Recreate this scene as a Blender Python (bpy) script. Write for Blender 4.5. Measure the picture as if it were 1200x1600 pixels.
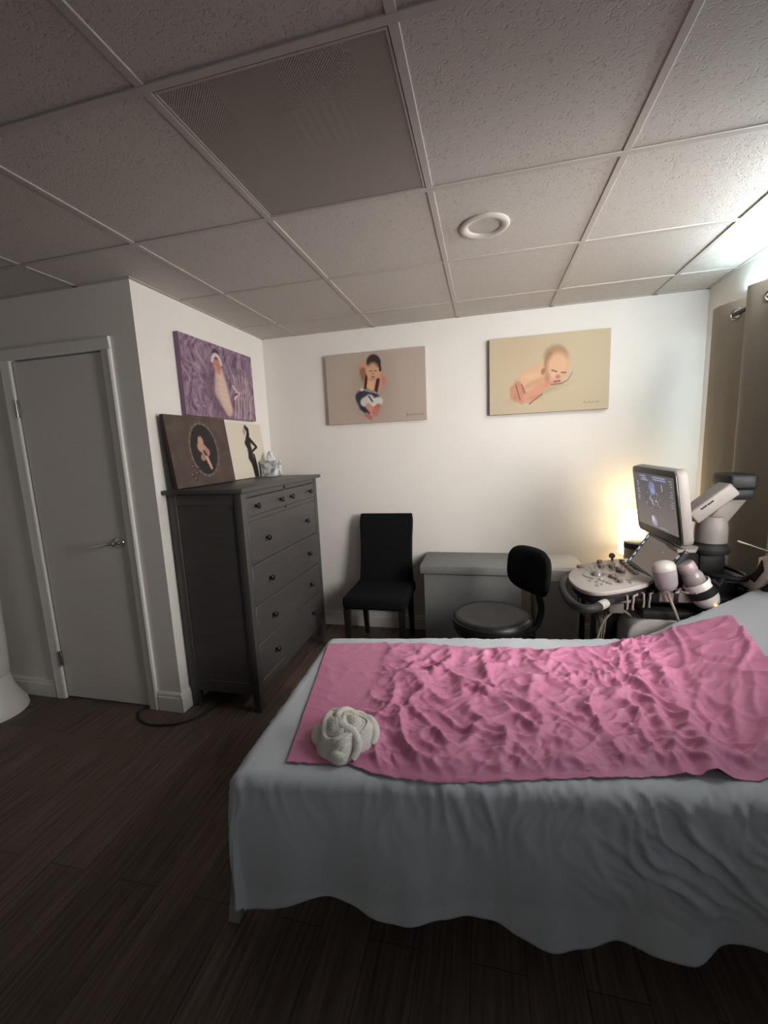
import bpy, bmesh, math, random
import numpy as np
from mathutils import Matrix, Vector
for o in list(bpy.data.objects): bpy.data.objects.remove(o)
random.seed(4); RNG = np.random.default_rng(7)
SC = bpy.context.scene; COL = SC.collection
PI = math.pi
H = 2.309; YW = 2.154; XL = -0.290; XR = 2.739; YD = 0.877; XF = -2.2; YB = -2.6

# ---------------- camera, world, lights, exposure ----------------
def basis(y, p, r):
    cy, sy, cp, sp, cr, sr = math.cos(y), math.sin(y), math.cos(p), math.sin(p), math.cos(r), math.sin(r)
    f = Vector((sy*cp, cy*cp, sp)); R = Vector((cy, -sy, 0)); U = R.cross(f)
    return cr*R + sr*U, -sr*R + cr*U, f
cam = bpy.data.cameras.new('camera'); co = bpy.data.objects.new('camera', cam); COL.objects.link(co)
R_, U_, F_ = basis(-0.23967, -0.15231, -0.04437)
m = Matrix((R_, U_, -F_)).transposed().to_4x4(); m.translation = (1.39885, -0.9945, 1.44099)
co.matrix_world = m
cam.sensor_fit = 'VERTICAL'; cam.sensor_height = 24; cam.lens = 24*658.73/1600; cam.clip_start = .02
SC.camera = co
SC.view_settings.view_transform = 'Standard'; SC.view_settings.look = 'None'
SC.view_settings.gamma = 1; SC.view_settings.use_curve_mapping = False
SC.view_settings.exposure = 0.75
w = bpy.data.worlds.new('world'); SC.world = w; w.use_nodes = True
w.node_tree.nodes['Background'].inputs[0].default_value = (.5, .6, .7, 1)
w.node_tree.nodes['Background'].inputs[1].default_value = 0.3

def area(name, loc, direction, sx, sy, power, color, spread=PI):
    l = bpy.data.lights.new(name, 'AREA'); l.shape = 'RECTANGLE'; l.size = sx; l.size_y = sy
    l.energy = power; l.color = color; l.spread = spread
    o = bpy.data.objects.new(name, l); COL.objects.link(o); o.location = loc
    o.rotation_euler = Vector(direction).to_track_quat('-Z', 'Y').to_euler(); return o
COOL = (.74, .93, 1.0); WARM = (1.0, .72, .40)
# daylight leaking round the curtain: over its top, past its far side, plus two unseen sources added on the right wall
area('daylight_over_curtain', (2.71, 1.2, 2.225), (-1, .12, -.05), 1.2, .13, 11, (.95, .985, .99))
area('daylight_up_curtain', (2.70, .9, 2.16), (-.25, 0, 1), 1.7, .05, 3.6, (.66, .92, 1.0))
area('daylight_past_curtain', (2.69, 1.90, 1.50), (-.75, 1, 0), .06, 1.1, .75, COOL)
area('added_side_daylight', (2.71, .30, 1.50), (-1, .80, -.10), .8, .80, 14.5, (1, .95, .90), math.radians(105))  # unseen open window part by the bed head, added to light the room
area('added_rear_fill', (2.70, -1.75, 1.55), (-1, .75, -.05), 1.0, .9, 2.4, (.86, .94, 1.0), math.radians(150))  # unseen fill added behind the camera to lift door and bed side

# ---------------- materials ----------------
def lin(c):
    return tuple(((v/12.92) if v <= .04045 else ((v+.055)/1.055)**2.4) for v in c)
MATS = {}
def mat(name, color, rough=.5, metal=0, bump=None, var=0, varscale=6, emit=None, estr=1, trans=0, alpha=1, spec=.5, stretch=(1,1,1), sheen=0):
    if name in MATS: return MATS[name]
    m = bpy.data.materials.new(name); m.use_nodes = True; nt = m.node_tree; N = nt.nodes; L = nt.links
    b = N['Principled BSDF']; b.inputs['Roughness'].default_value = rough; b.inputs['Metallic'].default_value = metal
    b.inputs['Specular IOR Level'].default_value = spec
    b.inputs['Base Color'].default_value = (*color, 1)
    tc = N.new('ShaderNodeTexCoord'); mp = N.new('ShaderNodeMapping'); mp.inputs['Scale'].default_value = stretch
    L.new(tc.outputs['Object'], mp.inputs['Vector'])
    ns = N.new('ShaderNodeTexNoise'); ns.inputs['Scale'].default_value = varscale; ns.inputs['Detail'].default_value = 5
    L.new(mp.outputs[0], ns.inputs['Vector'])
    mx = N.new('ShaderNodeMix'); mx.data_type = 'RGBA'
    v = max(var, .03)
    mx.inputs[6].default_value = (*[c*(1-v) for c in color], 1); mx.inputs[7].default_value = (*[min(1, c*(1+v)) for c in color], 1)
    L.new(ns.outputs['Fac'], mx.inputs[0]); L.new(mx.outputs[2], b.inputs['Base Color'])
    if bump:
        s, d = bump; n2 = N.new('ShaderNodeTexNoise'); n2.inputs['Scale'].default_value = s; n2.inputs['Detail'].default_value = 3
        L.new(mp.outputs[0], n2.inputs['Vector'])
        bp = N.new('ShaderNodeBump'); bp.inputs['Strength'].default_value = d; bp.inputs['Distance'].default_value = .004
        L.new(n2.outputs['Fac'], bp.inputs['Height']); L.new(bp.outputs[0], b.inputs['Normal'])
    if emit: b.inputs['Emission Color'].default_value = (*emit, 1); b.inputs['Emission Strength'].default_value = estr
    if trans: b.inputs['Transmission Weight'].default_value = trans
    if alpha < 1: b.inputs['Alpha'].default_value = alpha
    if sheen: b.inputs['Sheen Weight'].default_value = sheen
    MATS[name] = m; return m
def paint_mat(name, emit=0, rough=.7):
    m = bpy.data.materials.new(name); m.use_nodes = True; N = m.node_tree.nodes; L = m.node_tree.links
    b = N['Principled BSDF']; b.inputs['Roughness'].default_value = rough
    a = N.new('ShaderNodeVertexColor'); a.layer_name = 'print'
    L.new(a.outputs[0], b.inputs['Base Color'])
    if emit: L.new(a.outputs[0], b.inputs['Emission Color']); b.inputs['Emission Strength'].default_value = emit
    return m
wallm = mat('wall_paint', (.775, .735, .69), .6, bump=(90, .12), var=.03)
wallw = wallm
trimm = mat('trim_paint', (.78, .75, .71), .4)
doorm = mat('door_paint', (.76, .72, .67), .45, bump=(60, .05))
gridm = mat('ceiling_grid_metal', (.44, .407, .378), .5)
def ceil_mat():
    m = bpy.data.materials.new('ceiling_tile'); m.use_nodes = True; N = m.node_tree.nodes; L = m.node_tree.links
    b = N['Principled BSDF']; b.inputs['Roughness'].default_value = .9
    tc = N.new('ShaderNodeTexCoord'); v = N.new('ShaderNodeTexNoise'); v.inputs['Scale'].default_value = 75; v.inputs['Detail'].default_value = 2; v.inputs['Distortion'].default_value = 1.5
    L.new(tc.outputs['Object'], v.inputs['Vector'])
    r = N.new('ShaderNodeValToRGB'); r.color_ramp.elements[0].position = .33; r.color_ramp.elements[1].position = .46
    L.new(v.outputs['Fac'], r.inputs[0])
    mx = N.new('ShaderNodeMix'); mx.data_type = 'RGBA'; mx.inputs[6].default_value = (.445, .41, .38, 1); mx.inputs[7].default_value = (.52, .482, .448, 1)
    L.new(r.outputs[0], mx.inputs[0]); L.new(mx.outputs[2], b.inputs['Base Color'])
    v2 = N.new('ShaderNodeTexNoise'); v2.inputs['Scale'].default_value = 160; L.new(tc.outputs['Object'], v2.inputs['Vector'])
    ad = N.new('ShaderNodeMath'); ad.operation = 'MULTIPLY_ADD'; ad.inputs[1].default_value = .25; L.new(v2.outputs['Fac'], ad.inputs[0]); L.new(r.outputs[0], ad.inputs[2])
    bp = N.new('ShaderNodeBump'); bp.inputs['Strength'].default_value = .6; bp.inputs['Distance'].default_value = .002
    L.new(ad.outputs[0], bp.inputs['Height']); L.new(bp.outputs[0], b.inputs['Normal'])
    return m
tilem = ceil_mat()
def floor_mat():
    m = bpy.data.materials.new('vinyl_plank_floor'); m.use_nodes = True; N = m.node_tree.nodes; L = m.node_tree.links
    b = N['Principled BSDF']; b.inputs['Roughness'].default_value = .5; b.inputs['Specular IOR Level'].default_value = .35
    tc = N.new('ShaderNodeTexCoord'); mp = N.new('ShaderNodeMapping'); mp.inputs['Rotation'].default_value = (0, 0, PI/2)
    L.new(tc.outputs['Object'], mp.inputs[0])
    br = N.new('ShaderNodeTexBrick'); br.inputs['Scale'].default_value = 1; br.inputs['Brick Width'].default_value = 1.2; br.inputs['Row Height'].default_value = .15
    br.inputs['Mortar Size'].default_value = .0012; br.inputs['Color1'].default_value = (.108, .078, .064, 1); br.inputs['Color2'].default_value = (.15, .108, .088, 1); br.inputs['Mortar'].default_value = (.03, .024, .02, 1)
    L.new(mp.outputs[0], br.inputs['Vector'])
    mp2 = N.new('ShaderNodeMapping'); mp2.inputs['Scale'].default_value = (28, 1.2, 1); L.new(tc.outputs['Object'], mp2.inputs[0])
    ns = N.new('ShaderNodeTexNoise'); ns.inputs['Scale'].default_value = 3; ns.inputs['Detail'].default_value = 6; L.new(mp2.outputs[0], ns.inputs['Vector'])
    r = N.new('ShaderNodeValToRGB'); r.color_ramp.elements[0].position = .3; r.color_ramp.elements[0].color = (.45, .45, .45, 1); r.color_ramp.elements[1].position = .7; r.color_ramp.elements[1].color = (1.25, 1.2, 1.15, 1)
    L.new(ns.outputs['Fac'], r.inputs[0])
    mx = N.new('ShaderNodeMix'); mx.data_type = 'RGBA'; mx.blend_type = 'MULTIPLY'; mx.inputs[0].default_value = 1
    L.new(br.outputs['Color'], mx.inputs[6]); L.new(r.outputs[0], mx.inputs[7]); L.new(mx.outputs[2], b.inputs['Base Color'])
    bp = N.new('ShaderNodeBump'); bp.inputs['Strength'].default_value = .25; bp.inputs['Distance'].default_value = .002
    L.new(ns.outputs['Fac'], bp.inputs['Height']); L.new(bp.outputs[0], b.inputs['Normal'])
    return m
floorm = floor_mat()
def perf_mat():
    m = bpy.data.materials.new('perforated_metal'); m.use_nodes = True; N = m.node_tree.nodes; L = m.node_tree.links
    b = N['Principled BSDF']; b.inputs['Roughness'].default_value = .5; b.inputs['Base Color'].default_value = (.37, .33, .295, 1)
    tc = N.new('ShaderNodeTexCoord'); mp = N.new('ShaderNodeMapping'); mp.inputs['Scale'].default_value = (190, 190, 1); mp.inputs['Rotation'].default_value = (0, 0, PI/4)
    L.new(tc.outputs['Object'], mp.inputs[0])
    fr = N.new('ShaderNodeVectorMath'); fr.operation = 'FRACTION'; L.new(mp.outputs[0], fr.inputs[0])
    sb = N.new('ShaderNodeVectorMath'); sb.operation = 'SUBTRACT'; sb.inputs[1].default_value = (.5, .5, 0); L.new(fr.outputs[0], sb.inputs[0])
    ml = N.new('ShaderNodeVectorMath'); ml.operation = 'MULTIPLY'; ml.inputs[1].default_value = (1, 1, 0); L.new(sb.outputs[0], ml.inputs[0])
    ln = N.new('ShaderNodeVectorMath'); ln.operation = 'LENGTH'; L.new(ml.outputs[0], ln.inputs[0])
    gt = N.new('ShaderNodeMath'); gt.operation = 'GREATER_THAN'; gt.inputs[1].default_value = .30; L.new(ln.outputs['Value'], gt.inputs[0])
    L.new(gt.outputs[0], b.inputs['Alpha']); return m
perfm = perf_mat()
DG = mat('charcoal_stained_wood', (.066, .060, .057), .45, var=.25, varscale=4, stretch=(1, 1, 12), bump=(30, .08))
DGD = mat('drawer_gap_shadow_wood', (.03, .028, .027), .7)
BLKF = mat('black_velour', (.007, .007, .008), .95, bump=(300, .3), spec=.12)
BLKW = mat('black_wood', (.012, .011, .011), .4)
VINYL = mat('black_vinyl', (.009, .009, .009), .38, spec=.4, bump=(120, .05))
BLKP = mat('black_plastic', (.010, .010, .011), .5, spec=.25)
DKP = mat('dark_grey_plastic', (.022, .021, .021), .55, spec=.25)
GRYP = mat('warm_white_plastic', (.21, .188, .176), .55)
WHP = mat('white_plastic', (.56, .54, .51), .35)
CREAMP = mat('cream_plastic', (.62, .60, .50), .4)
CHROME = mat('chrome', (.75, .74, .72), .15, 1)
BRUSHED = mat('brushed_nickel', (.45, .42, .40), .3, 1)
GREYFAB = mat('grey_linen_fabric', (.20, .20, .195), .95, bump=(400, .5), var=.35, varscale=120)
BINM = mat('bin_grey_plastic', (.33, .31, .30), .5)
BAGM = mat('bin_bag_film', (.72, .66, .62), .3, alpha=.8)
CURT = mat('taupe_curtain_cloth', (.30, .265, .215), .8, bump=(500, .2), sheen=.1)
SHEETM = mat('grey_sheet_cloth', (.50, .53, .565), .85, bump=(600, .12), sheen=.1)
PINKM = mat('pink_paper_sheet', (.60, .205, .355), .5, bump=(500, .1), var=.04, sheen=.1)
TOWELM = mat('cream_terry_cloth', (.84, .80, .73), 1.0, bump=(350, 1.0), sheen=.3)
CORDB = mat('black_cord_rubber', (.015, .015, .015), .5)
CORDG = mat('putty_cable_rubber', (.30, .27, .22), .5)
OAK = mat('pale_wood', (.33, .31, .29), .6, var=.2)

# ---------------- mesh builder ----------------
class MB:
    def __init__(s): s.v = []; s.f = []; s.T = Matrix.Identity(4)
    def add(s, vs, fs):
        n = len(s.v); s.v += [s.T @ Vector(v) for v in vs]; s.f += [tuple(i+n for i in f) for f in fs]; return s
    def bm(s, bm):
        bm.verts.ensure_lookup_table(); bm.verts.index_update()
        s.add([v.co.copy() for v in bm.verts], [[v.index for v in f.verts] for f in bm.faces]); bm.free(); return s
    def box(s, lo, hi, bev=0, seg=2, R=None):
        bm = bmesh.new(); bmesh.ops.create_cube(bm, size=1)
        c = [(a+b)/2 for a, b in zip(lo, hi)]; d = [abs(b-a) for a, b in zip(lo, hi)]
        for v in bm.verts: v.co = Vector((v.co.x*d[0], v.co.y*d[1], v.co.z*d[2]))
        if bev: bmesh.ops.bevel(bm, geom=list(bm.edges), offset=min(bev, min(d)*.49), segments=seg, affect='EDGES', profile=.5)
        for v in bm.verts: v.co = (R @ v.co if R is not None else v.co) + Vector(c)
        return s.bm(bm)
    def prism(s, pts, thick, org, ux, uy, bev=0, seg=2):
        # polygon in plane (org, ux, uy), extruded along ux x uy by thick
        ux = Vector(ux).normalized(); uy = Vector(uy).normalized(); n = ux.cross(uy).normalized(); org = Vector(org)
        bm = bmesh.new(); vs = [bm.verts.new(org + ux*p[0] + uy*p[1]) for p in pts]
        f = bm.faces.new(vs); r = bmesh.ops.extrude_face_region(bm, geom=[f])
        for v in [g for g in r['geom'] if isinstance(g, bmesh.types.BMVert)]: v.co += n*thick
        bmesh.ops.recalc_face_normals(bm, faces=bm.faces)
        if bev:
            es = [e for e in bm.edges if len(e.link_faces) == 2 and e.calc_face_angle(0) > .6]
            bmesh.ops.bevel(bm, geom=es, offset=bev, segments=seg, affect='EDGES', profile=.5)
        return s.bm(bm)
    def tube(s, pts, r, n=10, closed=False, caps=True):
        pts = [Vector(p) for p in pts]; N = len(pts); rs = r if hasattr(r, '__len__') else [r]*N
        vs = []; fs = []; up = None
        for i, p in enumerate(pts):
            a = pts[(i-1) % N] if (closed or i > 0) else p; b = pts[(i+1) % N] if (closed or i < N-1) else p
            t = (b-a).normalized()
            if up is None: up = t.orthogonal().normalized()
            up = (up - t*up.dot(t)); up = up.normalized() if up.length > 1e-6 else t.orthogonal().normalized()
            q = t.cross(up)
            for k in range(n): an = 2*PI*k/n; vs.append(p + (up*math.cos(an) + q*math.sin(an))*rs[i])
        for i in range(N if closed else N-1):
            j = (i+1) % N
            for k in range(n): l = (k+1) % n; fs.append((i*n+k, i*n+l, j*n+l, j*n+k))
        if caps and not closed: fs.append(tuple(range(n))[::-1]); fs.append(tuple(range((N-1)*n, N*n)))
        return s.add(vs, fs)
    def lathe(s, prof, c, n=40, axis=(0, 0, 1), sx=1, sy=1):
        ax = Vector(axis).normalized(); q = Vector((0, 0, 1)).rotation_difference(ax).to_matrix(); c = Vector(c)
        vs = []; fs = []
        for r, z in prof:
            for k in range(n): a = 2*PI*k/n; vs.append(c + q @ Vector((r*sx*math.cos(a), r*sy*math.sin(a), z)))
        for i in range(len(prof)-1):
            for k in range(n): l = (k+1) % n; fs.append((i*n+k, i*n+l, (i+1)*n+l, (i+1)*n+k))
        if prof[0][0] > 0: fs.append(tuple(range(n))[::-1])
        if prof[-1][0] > 0: fs.append(tuple(range((len(prof)-1)*n, len(prof)*n)))
        return s.add(vs, fs)
    def rrect(s, c, ux, uy, w, h, rad, thick, bev=0, seg=6, round_only=None):
        pts = []
        for qx, qy, a0 in ((1, 1, 0), (-1, 1, 90), (-1, -1, 180), (1, -1, 270)):
            for k in range(seg+1):
                a = math.radians(a0+90*k/seg); pts.append((qx*(w/2-rad)+rad*math.cos(a), qy*(h/2-rad)+rad*math.sin(a)))
        return s.prism(pts, thick, c, ux, uy, bev)
def catmull(P, k=8, closed=False):
    P = [Vector(p) for p in P]; n = len(P); out = []
    for i in range(n if closed else n-1):
        g = lambda j: P[j % n] if closed else P[max(0, min(n-1, j))]
        a, b, c, d = g(i-1), g(i), g(i+1), g(i+2)
        for t in range(k):
            t /= k; out.append(.5*((2*b)+(c-a)*t+(2*a-5*b+4*c-d)*t*t+(3*b-a-3*c+d)*t**3))
    if not closed: out.append(P[-1])
    return out
def root_of(p):
    while p.parent: p = p.parent
    return p
def obj(name, mb, material, parent=None, smooth=None, label=None, sub=0):
    off = Vector(root_of(parent).location) if parent else Vector((0, 0, 0))
    me = bpy.data.meshes.new(name); me.from_pydata([tuple(v-off) for v in mb.v], [], mb.f); me.materials.append(material)
    bm = bmesh.new(); bm.from_mesh(me); bmesh.ops.recalc_face_normals(bm, faces=bm.faces)
    ang = .7 if smooth is None else smooth
    for f in bm.faces: f.smooth = True
    for e in bm.edges:
        if len(e.link_faces) == 2 and e.calc_face_angle(0) > ang: e.smooth = False
    bm.to_mesh(me); bm.free()
    o = bpy.data.objects.new(name, me); COL.objects.link(o); o.parent = parent
    if sub:
        md = o.modifiers.new('sub', 'SUBSURF'); md.levels = md.render_levels = sub
    if label: o['label'] = label
    return o
def thing(name, label, cat, loc, group=None):
    o = bpy.data.objects.new(name, None); COL.objects.link(o); o.location = loc; o.empty_display_size = .05
    o['label'] = label; o['category'] = cat
    if group: o['group'] = group
    return o
def tag(o, label, cat, group=None):
    o['label'] = label; o['category'] = cat
    if group: o['group'] = group
    return o
def struct(name, mb, m, parent=None, smooth=None):
    o = obj(name, mb, m, parent, smooth)
    if parent is None: o['kind'] = 'structure'
    return o
def loc_origin(o, loc):
    # move a single-mesh thing's origin to its base
    d = Vector(loc); o.data.transform(Matrix.Translation(-d)); o.location = d; return o
# ---------- numpy noise ----------
def vnoise(x, y, seed=0):
    xi = np.floor(x).astype(np.int64); yi = np.floor(y).astype(np.int64); fx = x-xi; fy = y-yi
    def g(i, j):
        h = (i*374761393 + j*668265263 + seed*1442695041) & 0xffffffff
        h = ((h ^ (h >> 13))*1274126177) & 0xffffffff; a = ((h ^ (h >> 16)) & 0xffff)/65536.*2*np.pi
        return np.cos(a), np.sin(a)
    u = fx*fx*fx*(fx*(fx*6-15)+10); v = fy*fy*fy*(fy*(fy*6-15)+10)
    def d(i, j): a, b = g(xi+i, yi+j); return a*(fx-i)+b*(fy-j)
    return 1.5*((d(0, 0)*(1-u)+d(1, 0)*u)*(1-v)+(d(0, 1)*(1-u)+d(1, 1)*u)*v)
def sstep(a, b, x): t = np.clip((x-a)/(b-a), 0, 1); return t*t*(3-2*t)
def gridmesh(name, X, Y, Z, material, parent=None, color=None, keep=None, solid=0):
    ny, nx = X.shape; off = Vector(root_of(parent).location) if parent else Vector((0, 0, 0))
    V = np.stack([X-off.x, Y-off.y, Z-off.z], -1).reshape(-1, 3)
    idx = np.arange(nx*ny).reshape(ny, nx)
    Fc = np.stack([idx[:-1, :-1], idx[:-1, 1:], idx[1:, 1:], idx[1:, :-1]], -1).reshape(-1, 4)
    if keep is not None: Fc = Fc[keep.reshape(-1)]
    me = bpy.data.meshes.new(name); me.from_pydata(V.tolist(), [], Fc.tolist()); me.materials.append(material)
    me.polygons.foreach_set('use_smooth', [True]*len(me.polygons))
    if color is not None:
        a = me.color_attributes.new('print', 'FLOAT_COLOR', 'POINT')
        c = np.concatenate([color.reshape(-1, 3), np.ones((nx*ny, 1))], 1).astype(np.float32); a.data.foreach_set('color', c.ravel())
    o = bpy.data.objects.new(name, me); COL.objects.link(o); o.parent = parent
    if solid:
        md = o.modifiers.new('thickness', 'SOLIDIFY'); md.thickness = solid; md.offset = -1
    return o
# ---------------- room shell ----------------
T = .6096
fl = MB().box((XF-.1, YB-.1, -.08), (XR+.35, YW+.1, 0)); struct('floor', fl, floorm)
cl = MB().box((XF-.1, YB-.1, H+.0045), (T-.012, YW+.1, H+.06)).box((2*T+.012, YB-.1, H+.0045), (XR+.35, YW+.1, H+.06))
cl.box((T-.012, YB-.1, H+.0045), (2*T+.012, .012, H+.06)).box((T-.012, T-.012, H+.0045), (2*T+.012, YW+.1, H+.06))
ceiling = struct('ceiling', cl, tilem)
gb = MB()
xs = [i*T for i in range(-3, 5)]; ys = [j*T for j in range(-4, 4)]
for x in xs:
    yy = YD if x < XL else YW
    gb.box((x-.012, YB, H), (x+.012, yy, H+.011), .0015, 1)
for y in ys:
    x0 = XF if y < YD else XL
    gb.box((x0, y-.012, H-.0005), (XR, y+.012, H+.0105), .0015, 1)
gb.box((XL, YW-.02, H), (XR, YW, H+.011)).box((XR-.02, YB, H), (XR, YW, H+.011)).box((XL, YD, H), (XL+.02, YW, H+.011)).box((XF, YD-.02, H), (XL+.02, YD, H+.011))
struct('ceiling_grid', gb, gridm, ceiling)
struct('wall_back', MB().box((XL-.1, YW, 0), (XR+.1, YW+.1, H+.01)), wallw)
struct('wall_alcove', MB().box((XL-.1, YD+.1, 0), (XL, YW, H+.01)), wallw)
# wall with the door: opening x -1.125..-.505, z < 2.0
dw = MB().box((XF, YD, 0), (-1.125, YD+.1, H+.01)).box((-.505, YD, 0), (XL, YD+.1, H+.01)).box((-1.125, YD, 2.0), (-.505, YD+.1, H+.01))
struct('wall_door_side', dw, wallm)
struct('wall_left', MB().box((XF-.1, YB, 0), (XF, YD+.1, H+.01)), wallm)
struct('wall_behind_camera', MB().box((XF, YB-.1, 0), (XR+.1, YB, H+.01)), wallm)
# right wall with window openings, the ones out of view added
rw = MB().box((XR, -1.2, .95), (XR+.1, -.65, 2.06)).box((XR, YB, 0), (XR+.1, YW, .95)).box((XR, YB, 2.06), (XR+.1, YW, H+.01)).box((XR, 1.72, .95), (XR+.1, YW, 2.06)).box((XR, YB, .95), (XR+.1, -2.3, 2.06))
struct('wall_right', rw, wallm)
# baseboards
def base(name, p, q, n, h=.112):
    p = Vector((*p, 0)); q = Vector((*q, 0)); d = (q-p).normalized(); n = Vector((*n, 0))
    prof = [(0, 0), (.015, 0), (.015, h-.03), (.011, h-.022), (.011, h-.012), (.006, h), (0, h)]
    mb = MB(); vs = [p+n*a+Vector((0, 0, b)) for a, b in prof]+[q+n*a+Vector((0, 0, b)) for a, b in prof]; k = len(prof)
    mb.add(vs, [(i, (i+1) % k, (i+1) % k+k, i+k) for i in range(k)]+[tuple(range(k)), tuple(range(k, 2*k))]); struct(name, mb, trimm, None, .3)
base('baseboard_back', (XL, YW), (XR, YW), (0, -1)); base('baseboard_alcove', (XL, YD-.0142), (XL, YW), (1, 0))
base('baseboard_door_side', (-.44, YD), (XL-.0005, YD), (0, -1)); base('baseboard_left', (XF, YD), (-1.19, YD), (0, -1)); base('baseboard_right', (XR, YB), (XR, YW), (-1, 0))
# door 1
dl = MB().box((-1.117, YD+.004, .008), (-.513, YD+.04, 1.988), .002, 1); door = struct('door_1', dl, doorm)
struct('trim_1', MB().box((-1.14, YD+.045, 0), (-1.10, YD+.06, 2.0)).box((-.53, YD+.045, 0), (-.49, YD+.06, 2.0)).box((-1.14, YD+.045, 1.985), (-.49, YD+.06, 2.02)), trimm)
def casing(mb, p, q, wv):
    # flat moulded casing board from p to q, widening along wv
    p = Vector(p); q = Vector(q); wv = Vector(wv); n = Vector((0, -1, 0))
    prof = [(0, 0), (0, .010), (.1, .013), (.6, .016), (.85, .019), (1, .015), (1, 0)]
    vs = [p+wv*a+n*b for a, b in prof]+[q+wv*a+n*b for a, b in prof]; k = len(prof)
    mb.add(vs, [(i, (i+1) % k, (i+1) % k+k, i+k) for i in range(k)]+[tuple(range(k)), tuple(range(k, 2*k))])
tr = MB(); casing(tr, (-.508, YD, 0), (-.508, YD, 1.994), (.062, 0, 0)); casing(tr, (-1.122, YD, 0), (-1.122, YD, 1.994), (-.062, 0, 0)); casing(tr, (-1.1835, YD, 1.995), (-.4465, YD, 1.995), (0, 0, .062))
struct('trim_2', tr, trimm, None, .3)
for z in (1.74, .26):
    mb = MB().box((-1.127, YD-.008, z-.045), (-1.108, YD+.004, z+.045), .002, 1).tube([(-1.119, YD-.012, z-.048), (-1.119, YD-.012, z+.048)], .006, 10)
    obj('door_hinge', mb, BRUSHED, door)
mb = MB().lathe([(.031, 0), (.031, .006), (.027, .011), (.012, .013), (.011, .05), (0, .052)], (-.565, YD+.004, .985), 28, (0, -1, 0))
pts = catmull([(-.565, YD-.045, .985), (-.60, YD-.05, .985), (-.65, YD-.048, .974), (-.69, YD-.045, .972), (-.722, YD-.040, .962)], 6)
mb.tube(pts, [.010]*8+[.009]*8+[.007]*(len(pts)-16), 12)
obj('door_handle', mb, CHROME, door)
# window (behind the curtain; its unseen uncurtained part is added for the light)
wf = MB()
for a, b in (((XR+.02, -.65, .95), (XR+.08, -.60, 2.06)), ((XR+.02, 1.67, .95), (XR+.08, 1.72, 2.06)), ((XR+.02, -.65, .95), (XR+.08, 1.72, 1.0)), ((XR+.02, -.65, 2.01), (XR+.08, 1.72, 2.06)), ((XR+.03, .50, .95), (XR+.07, .56, 2.06))): wf.box(a, b, .004, 1)
wo = struct('window_1', wf, WHP)
GLASS = mat('window_glass', (.9, .95, .95), .05, trans=1)
obj('window_pane', MB().box((XR+.048, -.61, .99), (XR+.052, 1.68, 2.02)), GLASS, wo)
wf2 = MB()  # made-up unseen window behind the camera, added to go with the rear fill
for a, b in (((XR+.02, -2.3, .95), (XR+.08, -2.25, 2.06)), ((XR+.02, -1.25, .95), (XR+.08, -1.20, 2.06)), ((XR+.02, -2.3, .95), (XR+.08, -1.2, 1.0)), ((XR+.02, -2.3, 2.01), (XR+.08, -1.2, 2.06))): wf2.box(a, b, .004, 1)
wo2 = struct('added_rear_window', wf2, WHP); obj('window_pane', MB().box((XR+.048, -2.26, .99), (XR+.052, -1.24, 2.02)), GLASS, wo2)
ws = MB().box((XR-.03, -.69, .925), (XR+.02, 1.76, .95), .004, 1); struct('trim_3', ws, trimm)

# ceiling vent
vx0, vx1, vy0, vy1 = T+.014, 2*T-.014, .014, T-.014
vent = thing('ceiling_vent', 'square perforated metal air vent panel set in the ceiling grid', 'vent', ((vx0+vx1)/2, (vy0+vy1)/2, H))
mb = MB().box((vx0, vy0, H+.001), (vx1, vy0+.006, H+.008)).box((vx0, vy1-.006, H+.001), (vx1, vy1, H+.008)).box((vx0, vy0+.006, H+.001), (vx0+.006, vy1-.006, H+.008)).box((vx1-.006, vy0+.006, H+.001), (vx1, vy1-.006, H+.008))
obj('vent_frame', mb, mat('vent_paint', (.40, .365, .33), .5), vent)
obj('perforated_panel', MB().box((vx0+.006, vy0+.006, H+.003), (vx1-.006, vy1-.006, H+.004)), perfm, vent)
D = mat('duct_liner', (.20, .18, .165), .8); mb = MB()
mb.box((vx0, vy0, H+.2), (vx1, vy1, H+.21)).box((vx0-.01, vy0, H+.01), (vx0, vy1, H+.2)).box((vx1, vy0, H+.01), (vx1+.01, vy1, H+.2)).box((vx0, vy0-.01, H+.01), (vx1, vy0, H+.2)).box((vx0, vy1, H+.01), (vx1, vy1+.01, H+.2))
obj('duct_box', mb, D, vent)
cx, cy = T*1.5+.045, T*.47; mb = MB()
for s in (-1, 1):
    mb.box((cx+s*.085-.004, cy-.09, H+.03), (cx+s*.085+.004, cy+.09, H+.2)).box((cx-.085, cy+s*.09-.004, H+.03), (cx+.085, cy+s*.09+.004, H+.2))
obj('duct_collar', mb, mat('galvanised', (.35, .33, .32), .4, .6), vent)
mb = MB()
for k in range(6):
    x = cx-.07+k*.028; mb.box((x-.002, cy-.085, H+.05), (x+.012, cy+.085, H+.056), R=Matrix.Rotation(.6, 3, 'Y'))
obj('damper_louvre', mb, mat('louvre_white', (.6, .57, .54), .5), vent)
# downlight
dc = (1.402, .930, H)
dn = thing('recessed_downlight', 'round white recessed ceiling downlight, switched off', 'light', dc)
obj('trim_ring', MB().lathe([(.064, .022), (.066, .002), (.070, -.003), (.082, -.006), (.094, -.006), (.100, -.001), (.100, .004), (.070, .012)], dc, 56), mat('light_trim_white', (.54, .505, .47), .35), dn)
obj('bulb_lens', MB().lathe([(.0, .006), (.030, .007), (.052, .012), (.064, .020)], dc, 40), mat('frosted_lens', (.56, .525, .49), .3), dn)

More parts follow.
